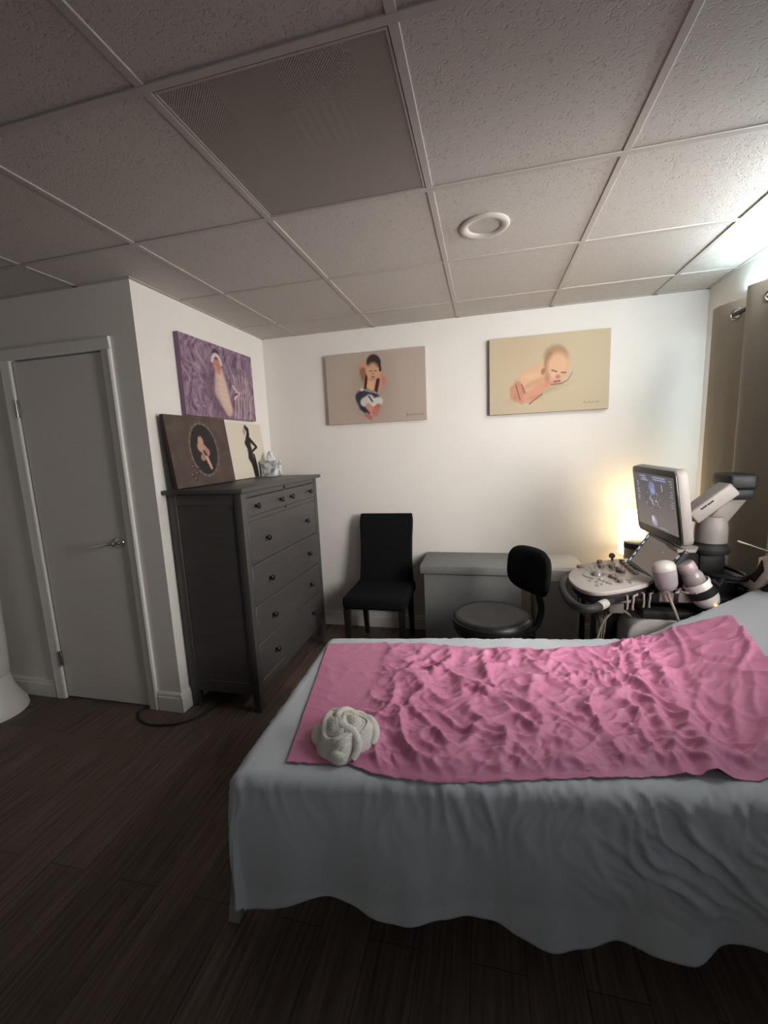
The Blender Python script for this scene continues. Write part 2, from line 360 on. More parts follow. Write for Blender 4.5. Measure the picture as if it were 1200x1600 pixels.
# ---------------- dresser ----------------
Zt = 1.263; dx0, dx1, dy0, dy1 = XL+.018, .17, .938, 1.945
dr = thing('chest_of_drawers', 'tall charcoal wooden chest of drawers in the alcove corner', 'dresser', ((dx0+dx1)/2, (dy0+dy1)/2, 0))
obj('dresser_top', MB().box((XL+.002, dy0-.03, Zt-.024), (dx1+.026, dy1+.03, Zt), .005), DG, dr)
for x, y in ((dx0, dy0), (dx1-.045, dy0), (dx0, dy1-.045), (dx1-.045, dy1-.045)):
    obj('leg', MB().box((x, y, 0), (x+.045, y+.045, Zt-.026), .004), DG, dr)
obj('side_panel', MB().box((dx0+.02, dy1-.022, .125), (dx1-.02, dy1-.008, Zt-.03)), DG, dr)
mb = MB().box((dx0+.02, dy0+.008, .125), (dx1-.02, dy0+.022, Zt-.03))
mb.box((dx0+.04, dy0+.003, .10), (dx1-.04, dy0+.02, .17), .003, 1).box((dx0+.04, dy0+.003, Zt-.09), (dx1-.04, dy0+.02, Zt-.027), .003, 1)
obj('side_panel', mb, DG, dr)
mb = MB().box((dx0+.005, dy0+.02, .12), (dx0+.015, dy1-.02, Zt-.03)).box((dx0+.02, dy0+.02, .12), (dx1-.03, dy1-.02, .135))
mb.box((dx1-.022, dy0+.03, .115), (dx1-.004, dy1-.03, .165), .003, 1).box((dx1-.022, dy0+.03, Zt-.055), (dx1-.004, dy1-.03, Zt-.026), .002, 1).box((dx1-.02, dy0+.03, 1.078), (dx1-.004, dy1-.03, 1.102))
mb.box((dx1-.02, dy0+.03, .12), (dx1-.005, dy0+.06, Zt-.03)).box((dx1-.02, dy1-.06, .12), (dx1-.005, dy1-.03, Zt-.03)).box((dx1-.02, 1.425, 1.09), (dx1-.004, 1.441, Zt-.03))
obj('carcass', mb, DG, dr)
obj('inner_back', MB().box((dx1-.045, dy0+.03, .14), (dx1-.035, dy1-.03, Zt-.03)), DGD, dr)
ya, yb = dy0+.048, dy1-.048
rows = [(1.103, Zt-.058, ya, 1.424, (1.075, 1.36)), (1.103, Zt-.058, 1.442, yb, (1.505, 1.80)), (.838, 1.077, ya, yb, None), (.604, .834, ya, yb, None), (.386, .600, ya, yb, None), (.168, .382, ya, yb, None)]
for z0, z1, y0, y1, kn in rows:
    d = obj('drawer', MB().box((dx1-.024, y0, z0), (dx1-.002, y1, z1), .0025, 1), DG, dr)
    for ky in (kn or (1.16, 1.715)):
        kz = (z0+z1)/2; kb = MB().lathe([(.007, 0), (.006, .010), (.008, .016), (.0155, .020), (.0165, .025), (.012, .030), (0, .031)], (dx1-.003, ky, kz), 20, (1, 0, 0))
        obj('knob', kb, mat('knob_dark_metal', (.02, .016, .016), .35, .6), d)

# ---------------- chair ----------------
ch = thing('dining_chair', 'black fabric high-backed dining chair against the white wall', 'chair', (.665, 1.80, 0))
mb = MB().box((.447, 1.575, .365), (.885, 2.02, .455), .028, 4); obj('seat', mb, BLKF, ch)
bk = MB(); prof = []
n = 14
vs = []; fs = []
for i in range(n+1):
    t = i/n; z = .36+t*.585; y = 1.985+.055*t+.03*t*t; wd = .208-.012*math.sin(t*PI); th = .032-.010*t
    if i == n: wd -= .010; th -= .008
    if i == n-1: wd -= .002
    for a, b in ((-wd+.01, -th), (wd-.01, -th), (wd, -th+.01), (wd, th-.01), (wd-.01, th), (-wd+.01, th), (-wd, th-.01), (-wd, -th+.01)): vs.append((.666+a, y+b, z))
for i in range(n):
    for k in range(8): l = (k+1) % 8; fs.append((i*8+k, i*8+l, (i+1)*8+l, (i+1)*8+k))
fs += [tuple(range(8))[::-1], tuple(range(n*8, n*8+8))]
bk.add(vs, fs); obj('backrest', bk, BLKF, ch)
for x, y, yy in ((.475, 1.605, 1.605), (.855, 1.605, 1.605), (.485, 1.985, 2.03), (.845, 1.985, 2.03)):
    s0, s1 = .021, .015
    vs = [(x+a*s1, yy+b*s1, 0) for a, b in ((-1, -1), (1, -1), (1, 1), (-1, 1))]+[(x+a*s0, y+b*s0, .37) for a, b in ((-1, -1), (1, -1), (1, 1), (-1, 1))]
    obj('leg', MB().add(vs, [(0, 1, 2, 3), (4, 5, 6, 7), (0, 1, 5, 4), (1, 2, 6, 5), (2, 3, 7, 6), (3, 0, 4, 7)]), BLKW, ch)

# ---------------- storage bench ----------------
bn = thing('storage_bench', 'grey fabric storage box with flat lid between chair and stool', 'storage box', (1.30, 1.94, 0))
obj('box_body', MB().box((.985, 1.765, 0), (1.622, 2.125, .582), .003), GREYFAB, bn)
obj('lid', MB().box((.962, 1.745, .583), (1.645, 2.132, .637), .004), GREYFAB, bn)

# ---------------- bin ----------------
bi = thing('waste_bin', 'grey plastic waste bin with white lid and bag rim beside machine', 'bin', (1.85, 1.90, 0))
def taper(z0, z1, w0, d0, w1, d1, c, rad, n=8):
    vs = []; fs = []; k = 0
    for z, w_, d_ in ((z0, w0, d0), (z1, w1, d1)):
        for qx, qy, a0 in ((1, 1, 0), (-1, 1, 90), (-1, -1, 180), (1, -1, 270)):
            for i in range(n+1):
                a = math.radians(a0+90*i/n); vs.append((c[0]+qx*(w_/2-rad)+rad*math.cos(a), c[1]+qy*(d_/2-rad)+rad*math.sin(a), z))
    K = 4*(n+1)
    fs = [(i, (i+1) % K, (i+1) % K+K, i+K) for i in range(K)]+[tuple(range(K))[::-1], tuple(range(K, 2*K))]
    return vs, fs
obj('bin_body', MB().add(*taper(0, .585, .25, .27, .30, .33, (1.843, 1.90), .05)), BINM, bi)
obj('bag_rim', MB().add(*taper(.562, .60, .312, .342, .316, .346, (1.843, 1.90), .055)), BAGM, bi, label='crinkled white bag edge')
obj('lid', MB().add(*taper(.602, .632, .322, .35, .322, .35, (1.843, 1.90), .06)).add(*taper(.632, .648, .322, .35, .29, .32, (1.843, 1.90), .06)), WHP, bi, label='white lid')

# ---------------- stool ----------------
sc = Vector((1.425, 1.27, 0))
st = thing('swivel_stool', 'round black vinyl swivel stool with small curved backrest', 'stool', sc)
obj('seat', MB().lathe([(0, .504), (.10, .507), (.165, .517), (.195, .515), (.208, .500), (.211, .475), (.207, .440), (.195, .420), (.17, .412), (0, .410)], sc, 56), VINYL, st, 1.2)
obj('seat_piping', MB().tube([(sc.x+.209*math.cos(a), sc.y+.209*math.sin(a),   .497) for a in np.linspace(0, 2*PI, 56, endpoint=False)], .004, 6, closed=True), VINYL, st)
obj('gas_column', MB().lathe([(.03, .40), (.03, .26), (.045, .25), (.045, .09), (.05, .07)], sc, 24), BLKP, st)
for k in range(5):
    a = 2*PI*k/5+.3; e = sc+Vector((.25*math.cos(a), .25*math.sin(a), .06))
    lg = obj('base_arm', MB().tube([sc+Vector((0, 0, .09)), sc.lerp(e, .6)+Vector((0, 0, .055)), e], [.02, .017, .012], 8), BLKP, st)
    obj('caster', MB().lathe([(.0, -.011), (.024, -.009), (.025, .009), (0, .011)], e+Vector((0, 0, -.035)), 16, (math.sin(a), -math.cos(a), 0)), BLKP, lg)
# backrest: curved pad facing the seat
ba = math.radians(10)      # direction from seat centre to pad
dirv = Vector((math.cos(ba), math.sin(ba), 0)); side = Vector((-dirv.y, dirv.x, 0))
pc = Vector((1.640, 1.32, .752)); nrm = Vector((-.81, -.58, .08)).normalized(); chd = Vector((.58, -.81, 0)).normalized(); upv = nrm.cross(chd).normalized()
if upv.z < 0: upv = -upv
vs = []; nu, nv = 21, 15
def padpt(u, v, sgn):
    # superellipse cushion
    r = max(abs(u), abs(v)); a = 1-(abs(u)**4+abs(v)**4)**1.0*.0
    e = max(0, 1-(abs(u)**3.2+abs(v)**3.2)); th = .030*e**.42
    curve = .035*(u*u)
    return pc+chd*(u*.165)+upv*(v*.126)+nrm*(curve+sgn*th)
mb = MB(); ring = []
for sgn in (1, -1):
    base_i = len(vs)
    for i in range(nu):
        for j in range(nv):
            # map square to rounded square
            a = -1+2*i/(nu-1); b = -1+2*j/(nv-1); k = max(abs(a), abs(b)); n4 = (abs(a)**3.2+abs(b)**3.2)**(1/3.2)
            f = k/n4 if n4 > 0 else 1; vs.append(padpt(a*f, b*f, sgn))
    for i in range(nu-1):
        for j in range(nv-1):
            q = base_i+i*nv+j; fs_ = (q, q+nv, q+nv+1, q+1); ring.append(fs_ if sgn > 0 else fs_[::-1])
mb.add(vs, ring)
bo = obj('backrest', mb, BLKF, st, 1.6)
bm = bmesh.new(); bm.from_mesh(bo.data); bmesh.ops.remove_doubles(bm, verts=bm.verts, dist=.0008); bmesh.ops.recalc_face_normals(bm, faces=bm.faces); bm.to_mesh(bo.data); bm.free()
pp = catmull([(sc.x, sc.y, .395), (1.56, 1.30, .397), (1.655, 1.322, .425), (1.69, 1.335, .52), (1.675, 1.345, .62), (1.665, 1.352, .72)], 8)
mb = MB(); mb.tube(pp, .018, 12); obj('backrest_post', mb, BLKP, st)

# ---------------- treatment bed ----------------
BO = Vector((.70, -.105, 0)); BSv = Vector((math.cos(math.radians(7.6)), math.sin(math.radians(7.6)), 0)); BTv = Vector((-.035, 1, 0)).normalized()
BLEN, BWID, BZ = 1.93, .885, .560; SH = 1.36; SLOPE = .49
def inc(s):
    s = np.asarray(s, float); d = s-SH; return SLOPE*np.where(d > .05, d-.025, np.where(d > 0, d*d/.1, 0))
def bedpt(s, t, z): p = BO+BSv*s+BTv*t; return Vector((p.x, p.y, z))
bed = thing('treatment_bed', 'padded treatment bed with raised head end under a grey sheet', 'bed', bedpt(BLEN/2, BWID/2, 0))
mb = MB()
vs = [bedpt(s, t, z) for z in (BZ-.09, BZ-.012) for s, t in ((.02, .02), (SH, .02), (SH, BWID-.02), (.02, BWID-.02))]
mb.add(vs, [(0, 1, 2, 3), (4, 5, 6, 7), (0, 1, 5, 4), (1, 2, 6, 5), (2, 3, 7, 6), (3, 0, 4, 7)])
PADM = mat('pad_vinyl', (.35, .34, .33), .5)
obj('mattress', mb, PADM, bed)
mb = MB(); zi = lambda s: float(inc(s))
vs = [bedpt(s, t, z+zi(s)) for z in (BZ-.09, BZ-.014) for s, t in ((SH+.03, .02), (BLEN-.05, .02), (BLEN-.05, BWID-.02), (SH+.03, BWID-.02))]
mb.add(vs, [(0, 1, 2, 3), (4, 5, 6, 7), (0, 1, 5, 4), (1, 2, 6, 5), (2, 3, 7, 6), (3, 0, 4, 7)])
obj('headrest_pad', mb, PADM, bed)
mb = MB()
def beam(mb, a, b, w_, h_):
    a = Vector(a); b = Vector(b); d = (b-a).normalized(); u = Vector((0, 0, 1)); u = (u-d*u.dot(d)).normalized(); r = d.cross(u)
    vs = [p+r*x*w_/2+u*y*h_/2 for p in (a, b) for x, y in ((-1, -1), (1, -1), (1, 1), (-1, 1))]
    mb.add(vs, [(0, 1, 2, 3), (4, 5, 6, 7), (0, 1, 5, 4), (1, 2, 6, 5), (2, 3, 7, 6), (3, 0, 4, 7)])
zf = BZ-.12
for a, b in (((.03, .05), (BLEN-.06, .05)), ((.03, BWID-.05), (BLEN-.06, BWID-.05)), ((.03, .05), (.03, BWID-.05)), ((BLEN-.06, .05), (BLEN-.06, BWID-.05)), ((.95, .05), (.95, BWID-.05))): beam(mb, bedpt(*a, zf), bedpt(*b, zf), .03, .06)
obj('bed_frame', mb, OAK, bed)
for (s, t, ds, dt) in ((.03, .06, -.10, .03), (BLEN-.09, .06, 0, 0), (.03, BWID-.05, -.06, .02), (BLEN-.09, BWID-.05, 0, 0)):
    a = bedpt(s, t, zf); b = bedpt(s+ds, t+dt, 0)
    mb = MB(); v4 = []
    for p, h in ((b, .019), (a, .028)):
        v4 += [(p.x+x*h, p.y+y*h, p.z) for x, y in ((-1, -1), (1, -1), (1, 1), (-1, 1))]
    mb.add(v4, [(0, 1, 2, 3), (4, 5, 6, 7), (0, 1, 5, 4), (1, 2, 6, 5), (2, 3, 7, 6), (3, 0, 4, 7)]); obj('leg', mb, OAK, bed)

# --- grey sheet draped over the bed
DN = .40                                                 # hanging length on the sides
step = .0075
S = np.arange(-.40, BLEN+.001, step); Tt = np.arange(-.46, BWID+.32, step)
A, B = np.meshgrid(S, Tt)
hem_n = .395+.020*np.sin(A*7.5+1.0)+.012*np.sin(A*17+.3)+.03*vnoise(A*3.1, A*0+.5, 77)+.035*sstep(.5, 1.0, A)-.035*sstep(-.1, .2, A)*sstep(.5, .2, A)+.045*sstep(1.3, 1.8, A)
hem_l = .345+.02*np.sin(B*9)
neg = (A < 0) & (B < 0)
B1 = np.where(B < 0, B*hem_n/.46, B); A1_ = np.where(A < 0, A*hem_l/.40, A)
thc = np.arctan2(-B1, -A1_); dmax = np.minimum(.345/np.maximum(np.abs(np.cos(thc)), 1e-3), .39/np.maximum(np.abs(np.sin(thc)), 1e-3))
scl = np.where(neg, np.minimum(1, .375/dmax), 1); A, B = A1_*scl, B1*scl
def sheet_xyz(A, B):
    R0 = .035
    cs = np.clip(A, R0, BLEN); ct = np.clip(B, R0, BWID-R0)
    ds = np.minimum(A-cs, 0); dt = B-ct; d = np.hypot(ds, dt)
    ns = np.where(d > 1e-9, ds/np.maximum(d, 1e-9), 0); ntt = np.where(d > 1e-9, dt/np.maximum(d, 1e-9), 0)
    # arc length rolls over an edge of radius R0 then falls
    arc = R0*PI/2; th = np.clip(d/R0, 0, PI/2); out = R0*np.sin(th); drop = R0*(1-np.cos(th))
    fall = np.maximum(d-arc, 0); drop = drop+fall
    # folds of the hanging part
    per = np.where(np.abs(ntt) > .95, A, np.where(ns < -.95, -B-3, np.arctan2(ntt, ns)*.32+np.where(ntt < 0, 0, 9)))
    k = np.clip(fall/.40, 0, 1)
    wave = vnoise(per*5.2+11, per*0+fall*.8, 5)*.042 + vnoise(per*12+3, fall*1.2, 9)*.012
    bulge = .012*np.sin(np.clip(fall/.3, 0, 1)*PI)
    wave = wave*np.where(ntt > .5, .25, 1)
    out = out + k*wave + bulge*np.where(ntt > .5, .2, 1) + np.where((ntt < -.5), .02*k, 0)
    drop = drop*(1-.02*k)
    # small gathers where the cloth turns over the edge
    g = np.exp(-((d-.075)/.095)**2)
    gat = np.maximum(0, 1-np.abs(vnoise(per*17+2*vnoise(per*4, d*5, 31), d*3.0+7, 21))*3)*.014+np.maximum(0, 1-np.abs(vnoise(per*31+vnoise(per*9, d*9, 33), d*5, 23))*3)*.007
    amp = (.35+.9*sstep(.3, 1.0, A))*(.7+.9*vnoise(A*2.3, A*0+7, 88))
    out = out + g*gat*amp*(ntt < .5)
    # long diagonal pulls by the raised end
    q = sstep(.85, 1.15, A)*(ntt < -.3)*np.exp(-((d-.17)/.15)**2)
    ph = (A*1.0+d*-.75)
    out = out + q*(np.maximum(0, 1-np.abs(vnoise(ph*11+1.2*vnoise(A*5, d*5, 3), d*1.6, 41))*2.6)*.024 + np.maximum(0, 1-np.abs(vnoise(ph*24+vnoise(A*8, d*8, 4), d*3, 43))*2.8)*.011)
    X = cs+ns*(R0*0+0); s = cs+ns*out; t = ct+ntt*out
    z = BZ + .004 + inc(np.clip(A+.12*np.clip(-B, 0, .5)*0, 0, 9)) - drop
    flat = (d < 1e-9)
    topw = np.abs(vnoise(A*7, B*3+2, 51))*.004
    z = z + topw*np.exp(-(d/.05)**2) + g*gat*.5*amp*(d < arc)
    z = np.maximum(z, .018)
    return s, t, z
s, t, z = sheet_xyz(A, B)
X = BO.x+BSv.x*s+BTv.x*t; Y = BO.y+BSv.y*s+BTv.y*t
sh = gridmesh('bed_sheet', X, Y, z, SHEETM, solid=.002)
tag(sh, 'grey-blue cloth sheet hanging over the treatment bed to near the floor', 'sheet')

# --- pink sheet on top
far = [(.70, .690), (.82, .710), (.949, .728), (1.2, .735), (1.5, .745), (1.75, .790), (1.93, .865), (2.06, .915), (2.20, .915), (2.345, .875)]
near = [(.845, -.022), (.93, -.012), (1.03, .0), (1.12, -.022), (1.30, -.012), (1.54, .040), (1.75, .085), (1.90, .115), (2.05, .130), (2.25, .165)]
fc = np.array([tuple(p)[:2] for p in catmull([(*p, 0) for p in far], 12)]); nc = np.array([tuple(p)[:2] for p in catmull([(*p, 0) for p in near], 12)])
nu, nv = 330, 190
def resamp(c, n):
    q = np.linspace(0, len(c)-1, n); i = np.clip(q.astype(int), 0, len(c)-2); f = (q-i)[:, None]; return c[i]*(1-f)+c[i+1]*f
fc = resamp(fc, nu); nc = resamp(nc, nu); v = np.linspace(0, 1, nv)[:, None, None]
P = nc[None]*(1-v)+fc[None]*v; PX, PY = P[..., 0], P[..., 1]
M2 = np.linalg.inv(np.array([[BSv.x, BTv.x], [BSv.y, BTv.y]])); rx, ry = PX-BO.x, PY-BO.y
PS = M2[0, 0]*rx+M2[0, 1]*ry; PT = M2[1, 0]*rx+M2[1, 1]*ry
wx = PX+.035*vnoise(PX*5, PY*5, 1); wy = PY+.035*vnoise(PX*5, PY*5, 2)
def ridge(fx, fy, rot, seed, sharp=1.0):
    c, s_ = math.cos(rot), math.sin(rot); a = (wx*c+wy*s_)*fx; b = (-wx*s_+wy*c)*fy
    return np.maximum(0, 1-np.abs(vnoise(a, b, seed))*3.2)**sharp
def facet(n, seed, ax=1.0, rot=0):
    # crumpled-paper relief: planar cells meeting in straight creases
    r = np.random.default_rng(seed); px = r.uniform(.6, 2.7, n); py = r.uniform(-.3, 1.2, n); gx = r.normal(0, 1, n); gy = r.normal(0, 1, n); h0 = r.uniform(-1, 1, n)
    c, s_ = math.cos(rot), math.sin(rot); d1 = np.full(PX.shape, 9.); d2 = d1.copy(); hh = np.zeros(PX.shape); h2 = hh.copy()
    for i in range(n):
        dx = wx-px[i]; dy = wy-py[i]; a = (dx*c+dy*s_)*ax; b = (-dx*s_+dy*c); d = np.hypot(a, b); val = h0[i]*.5+(gx[i]*dx+gy[i]*dy)*math.sqrt(n)*.45
        c1 = d < d1; c2 = (~c1) & (d < d2); d2 = np.where(c1, d1, np.where(c2, d, d2)); h2 = np.where(c1, hh, np.where(c2, val, h2)); hh = np.where(c1, val, hh); d1 = np.where(c1, d, d1)
    w2 = .5*np.clip(1-(d2-d1)*math.sqrt(n)*1.6, 0, 1); return hh*(1-w2)+h2*w2
cr = (facet(150, 3, 1.6, .5)*.0060+facet(420, 4, 1.3, 1.2)*.0032+ridge(8, 5, .3, 61, 1.4)*.011+ridge(11, 6, 1.25, 62, 1.5)*.009+ridge(20, 11, 2.2, 63, 1.4)*.0045+ridge(36, 20, .9, 64)*.0022)
cr = np.maximum(cr*1.35+.004, 0)
mask = sstep(.92, 1.16, PX+.12*(PY-.3)+.05*vnoise(PX*6, PY*6, 90)); mask = mask*(1-.60*sstep(1.98, 2.15, PX)); mask = np.maximum(mask, .10)
U = np.linspace(0, 1, nu)[None, :]+0*PX; V = v[..., 0]+0*PX
# flat folded border along the near edge
border = (sstep(.02, .075, V)*.85+.15)*(1-.55*sstep(.93, 1.0, V))
hpk = (.007+.004*np.exp(-((V-.0)/.06)**2)*0+.0015*(1+vnoise(PX*9, PY*9, 70))+cr*mask*border)
# bunched fold at the hinge
hinge = PX-(1.965+.10*(PY-.15)); hpk = hpk+.028*np.exp(-(hinge/.030)**2)*(.5+.5*sstep(.6, .0, V))+.016*np.exp(-((hinge+.075)/.02)**2)
for k, (c0, sl, wd, am) in enumerate(((1.99, .55, .012, .016), (2.01, .95, .014, .018), (2.02, 1.5, .016, .016), (1.99, .2, .010, .014), (2.05, 2.6, .02, .012))):
    dd = (PX-(c0+sl*(PY-.12))+.03*vnoise(PX*4+k, PY*7, 95+k))/math.sqrt(1+sl*sl); hpk = hpk+am*(.45+.35*vnoise(PX*6, PY*5, 99+k))*np.exp(-(dd/wd)**2)*sstep(1.97, 2.02, PX)*sstep(.02, .10, V)
PZ = BZ+.004+inc(PS)+hpk
# lie over the rounded rim of the bed like the sheet below
def rim(t0): d = np.maximum(t0, 0); th = np.clip(d/.035, 0, PI/2); return .035*(1-np.cos(th))
PZ = PZ-rim(.035-PT)*.8-rim(PT-(BWID-.035))*.8
# crumpled paper edge
PY2 = PY+(.006*vnoise(PX*30, PX*0, 80)+.004*vnoise(PX*60, PX*0, 81))*((V < .03) | (V > .97))
pk = gridmesh('pink_sheet', PX, PY2, PZ, PINKM, solid=.0012)
tag(pk, 'crumpled pink disposable sheet spread over the grey sheet on the bed', 'sheet')

# --- bundled towel
tc = Vector((.982, .098, 0)); zb = BZ+.010
n1, n2 = 200, 120
TH = np.linspace(0, 2*PI, n1)[None, :]; RR = np.linspace(0, 1, n2)[:, None]
outr = 1+.09*np.sin(3*TH+.6)+.06*np.sin(5*TH+2)+.03*np.sin(8*TH)
rad = .093*outr*RR
tx_, ty_ = rad*np.cos(TH), rad*np.sin(TH)
q1 = vnoise(tx_*11+5, ty_*11+3, 71); q2 = vnoise(tx_*13+9, ty_*13+1, 72)
sw_ = TH*1.0+RR*3.6+1.3*q1
f1 = 1-np.abs(np.sin(sw_*1.0)); f2 = 1-np.abs(np.sin(sw_*2.0+1+1.5*q2)); valley = np.exp(-(np.sin(sw_*1.5+.4)/.16)**2)
env = sstep(1.0, .72, RR)
edge_ = np.sqrt(np.clip(1-RR**3.2, 0, 1))
hh = .040*edge_+.020*np.exp(-(RR/.6)**2)+env*(.016*(1-f1**2)+.008*(1-f2)-.017*valley)
TX = tc.x+tx_; TY = tc.y+ty_; TZ = zb+np.maximum(hh, 0)+0*TX+.0012*vnoise(TX*260, TY*260, 8)
tw = gridmesh('towel', TX, TY, TZ, TOWELM, solid=.003)
tw2 = tag(tw, 'cream terry towel bundled up on the foot end of the pink sheet', 'towel')
bm = bmesh.new(); bm.from_mesh(tw.data)
mbt = MB()
def fold(pts, r0, flat=.62):
    cp = catmull([(a, b, zb+c) for a, b, c in pts], 10); n0 = len(mbt.v); n_ = len(cp); mbt.tube(cp, [r0*(.55+.45*math.sin(PI*(i+.5)/n_)) for i in range(n_)], 14)
for pts, r in (([(.898, .135, .008), (.888, .105, .018), (.898, .068, .016), (.925, .045, .008)], .015),
               ([(.945, .180, .018), (.930, .145, .046), (.925, .10, .056), (.935, .055, .042), (.955, .022, .014)], .017),
               ([(1.005, .182, .022), (.970, .155, .058), (.958, .11, .068), (.980, .072, .066), (1.020, .062, .054), (1.040, .035, .028), (1.03, .010, .010)], .015),
               ([(.965, .012, .010), (.985, .004, .022), (1.01, .003, .018)], .015),
               ([(1.015, .160, .040), (1.050, .140, .040), (1.072, .105, .028), (1.070, .075, .012)], .016)):
    fold(pts, r)
obj_f = obj('fold', mbt, TOWELM, None); bm.from_mesh(obj_f.data); bm.to_mesh(tw.data); bm.free(); bpy.data.objects.remove(obj_f)
for p in tw.data.polygons: p.use_smooth = True

# ---------------- curtain ----------------
cur = thing('curtain', 'taupe grommet-top curtain hanging from the rod at the right wall', 'curtain', (2.66, 1.2, 0))
prof = [(1.80, 2.612), (1.74, 2.612), (1.66, 2.635), (1.60, 2.665), (1.54, 2.695), (1.48, 2.69), (1.455, 2.63), (1.440, 2.590), (1.41, 2.585), (1.36, 2.615), (1.30, 2.665), (1.24, 2.695), (1.19, 2.66), (1.15, 2.60), (1.10, 2.59), (1.04, 2.63), (.98, 2.69)]
cp = catmull([(a, b, 0) for a, b in prof], 16); cl_ = np.array([(p.x, p.y) for p in cp]); acc = np.concatenate([[0], np.cumsum(np.hypot(*np.diff(cl_, axis=0).T))])
L_ = acc[-1]; q = np.arange(0, L_, .006); cyy = np.interp(q, acc, cl_[:, 0]); cxx = np.interp(q, acc, cl_[:, 1])
zz = np.concatenate([np.arange(.03, 1.95, .03), np.arange(1.95, 2.105, .004)])
QX, ZZ = np.meshgrid(cxx, zz); QY, _ = np.meshgrid(cyy, zz); QA, _ = np.meshgrid(q, zz)
fl_ = (2.10-ZZ)/2.1
GX = QX+.010*vnoise(QA*6, ZZ*1.1, 3)*fl_; GY = QY+.012*vnoise(QA*5+9, ZZ*.9, 4)*fl_
grom = []
for ty in (1.635, 1.335, 1.03):
    i = int(np.argmin(np.abs(cyy-ty))); grom.append((q[i], cyy[i], cxx[i], i))
kk = np.ones((len(zz)-1, len(q)-1), bool)
for gq, gy, gx, i in grom:
    cqa = (QA[:-1, :-1]+QA[1:, 1:])/2; cz = (ZZ[:-1, :-1]+ZZ[1:, 1:])/2; kk &= ~(np.hypot(cqa-gq, cz-2.032) < .024)
gridmesh('curtain_panel', GX, GY, ZZ, CURT, cur, keep=kk, solid=.003)
for gq, gy, gx, i in grom:
    tv = Vector((cxx[min(i+2, len(q)-1)]-cxx[i-2], cyy[min(i+2, len(q)-1)]-cyy[i-2], 0)).normalized(); nn = Vector((tv.y, -tv.x, 0))
    c = Vector((gx, gy, 2.032)); obj('grommet', MB().tube([c+tv*.026*math.cos(a)+Vector((0, 0, .026*math.sin(a))) for a in np.linspace(0, 2*PI, 28, endpoint=False)], .0045, 8, closed=True), BRUSHED, cur)
rod = thing('curtain_rod', 'dark metal curtain rod threaded through the grommets', 'curtain rod', (2.64, 1.0, 2.032))
RODM = mat('rod_black_metal', (.02, .02, .02), .35, .8)
obj('rod', MB().tube([(2.645, 1.76, 2.032), (2.645, -.1, 2.032)], .011, 14), RODM, rod)
obj('bracket', MB().tube([(2.645, 1.75, 2.032), (XR, 1.75, 2.032)], .007, 8).lathe([(.02, 0), (.02, .005), (.0, .006)], (XR, 1.75, 2.032), 16, (-1, 0, 0)), RODM, rod)
obj('finial', MB().lathe([(0, 0), (.014, .004), (.017, .014), (.012, .026), (0, .03)], (2.645, 1.76, 2.032), 20, (0, 1, 0)), RODM, rod)
obj('bracket', MB().tube([(2.645, -.05, 2.032), (XR, -.05, 2.032)], .007, 8), RODM, rod)

# ---------------- side table + lamp + canister ----------------
tb = thing('side_table', 'small black side table standing behind the ultrasound machine', 'table', (2.30, 1.93, 0))
obj('tabletop', MB().box((2.03, 1.74, .455), (2.56, 2.12, .48), .004), BLKW, tb)
for x in (2.045, 2.515):
    for y in (1.755, 2.075): obj('leg', MB().box((x, y, 0), (x+.03, y+.03, .455), .002, 1), BLKW, tb)
lc = Vector((2.325, 2.0, .48))
lp = thing('table_lamp', 'small lit table lamp with white cylindrical shade behind the monitor', 'lamp', lc)
SHADE = bpy.data.materials.new('lamp_shade_paper'); SHADE.use_nodes = True
_n = SHADE.node_tree.nodes; _l = SHADE.node_tree.links; _b = _n['Principled BSDF']; _b.inputs['Base Color'].default_value = (.9, .82, .68, 1); _b.inputs['Roughness'].default_value = .8
_b.inputs['Emission Color'].default_value = (1, .80, .50, 1); _b.inputs['Emission Strength'].default_value = 2.2
SHR = .076; SZ0, SZ1 = .68, .965
vs = []; fs = []
obj('lamp_shade', MB().lathe([(SHR-.002, SZ0-.48), (SHR, SZ0-.48), (SHR, SZ1-.48), (SHR-.002, SZ1-.48), (SHR-.002, SZ0-.48)], lc, 48), SHADE, lp, label='glowing white shade')
for zt in (SZ0, SZ1): obj('shade_ring', MB().tube([(lc.x+SHR*math.cos(a), lc.y+SHR*math.sin(a), zt) for a in np.linspace(0, 2*PI, 40, endpoint=False)], .002, 6, closed=True), mat('shade_trim', (.6, .5, .35), .7), lp)
obj('lamp_base', MB().lathe([(.055, 0), (.055, .012), (.015, .02), (.008, .03), (.008, .26), (.013, .265), (.013, .29)], lc, 30), BRUSHED, lp)
obj('bulb', MB().lathe([(0, .289), (.012, .29), (.025, .32), (.028, .34), (.02, .365), (0, .372)], lc, 24), mat('lit_bulb', (1, .9, .7), .5, emit=(1, .75, .42), estr=20), lp)
l = bpy.data.lights.new('lamp_light', 'POINT'); l.energy = .5; l.color = (1.0, .77, .42); l.shadow_soft_size = .05
lo = bpy.data.objects.new('lamp_light', l); COL.objects.link(lo); lo.location = (lc.x, lc.y-.02, 1.01)
can = thing('grey_canister', 'brushed grey canister with dark rim in front of the lamp', 'canister', (2.31, 1.83, .48))
obj('canister_body', MB().lathe([(.072, 0), (.075, .004), (.075, .305), (.07, .31), (.066, .305), (.066, .06), (0, .06)], (2.31, 1.83, .48), 44), mat('canister_metal', (.30, .27, .235), .45, .5), can)
obj('rim_band', MB().lathe([(.0755, .282), (.078, .285), (.078, .312), (.0755, .316), (.068, .316)], (2.31, 1.83, .48), 44), DKP, can, label='dark rim band')
obj('lid', MB().lathe([(0, .330), (.03, .328), (.062, .322), (.070, .316), (.0, .314)], (2.31, 1.83, .48), 40), mat('smoke_plastic', (.25, .22, .17), .2), can)
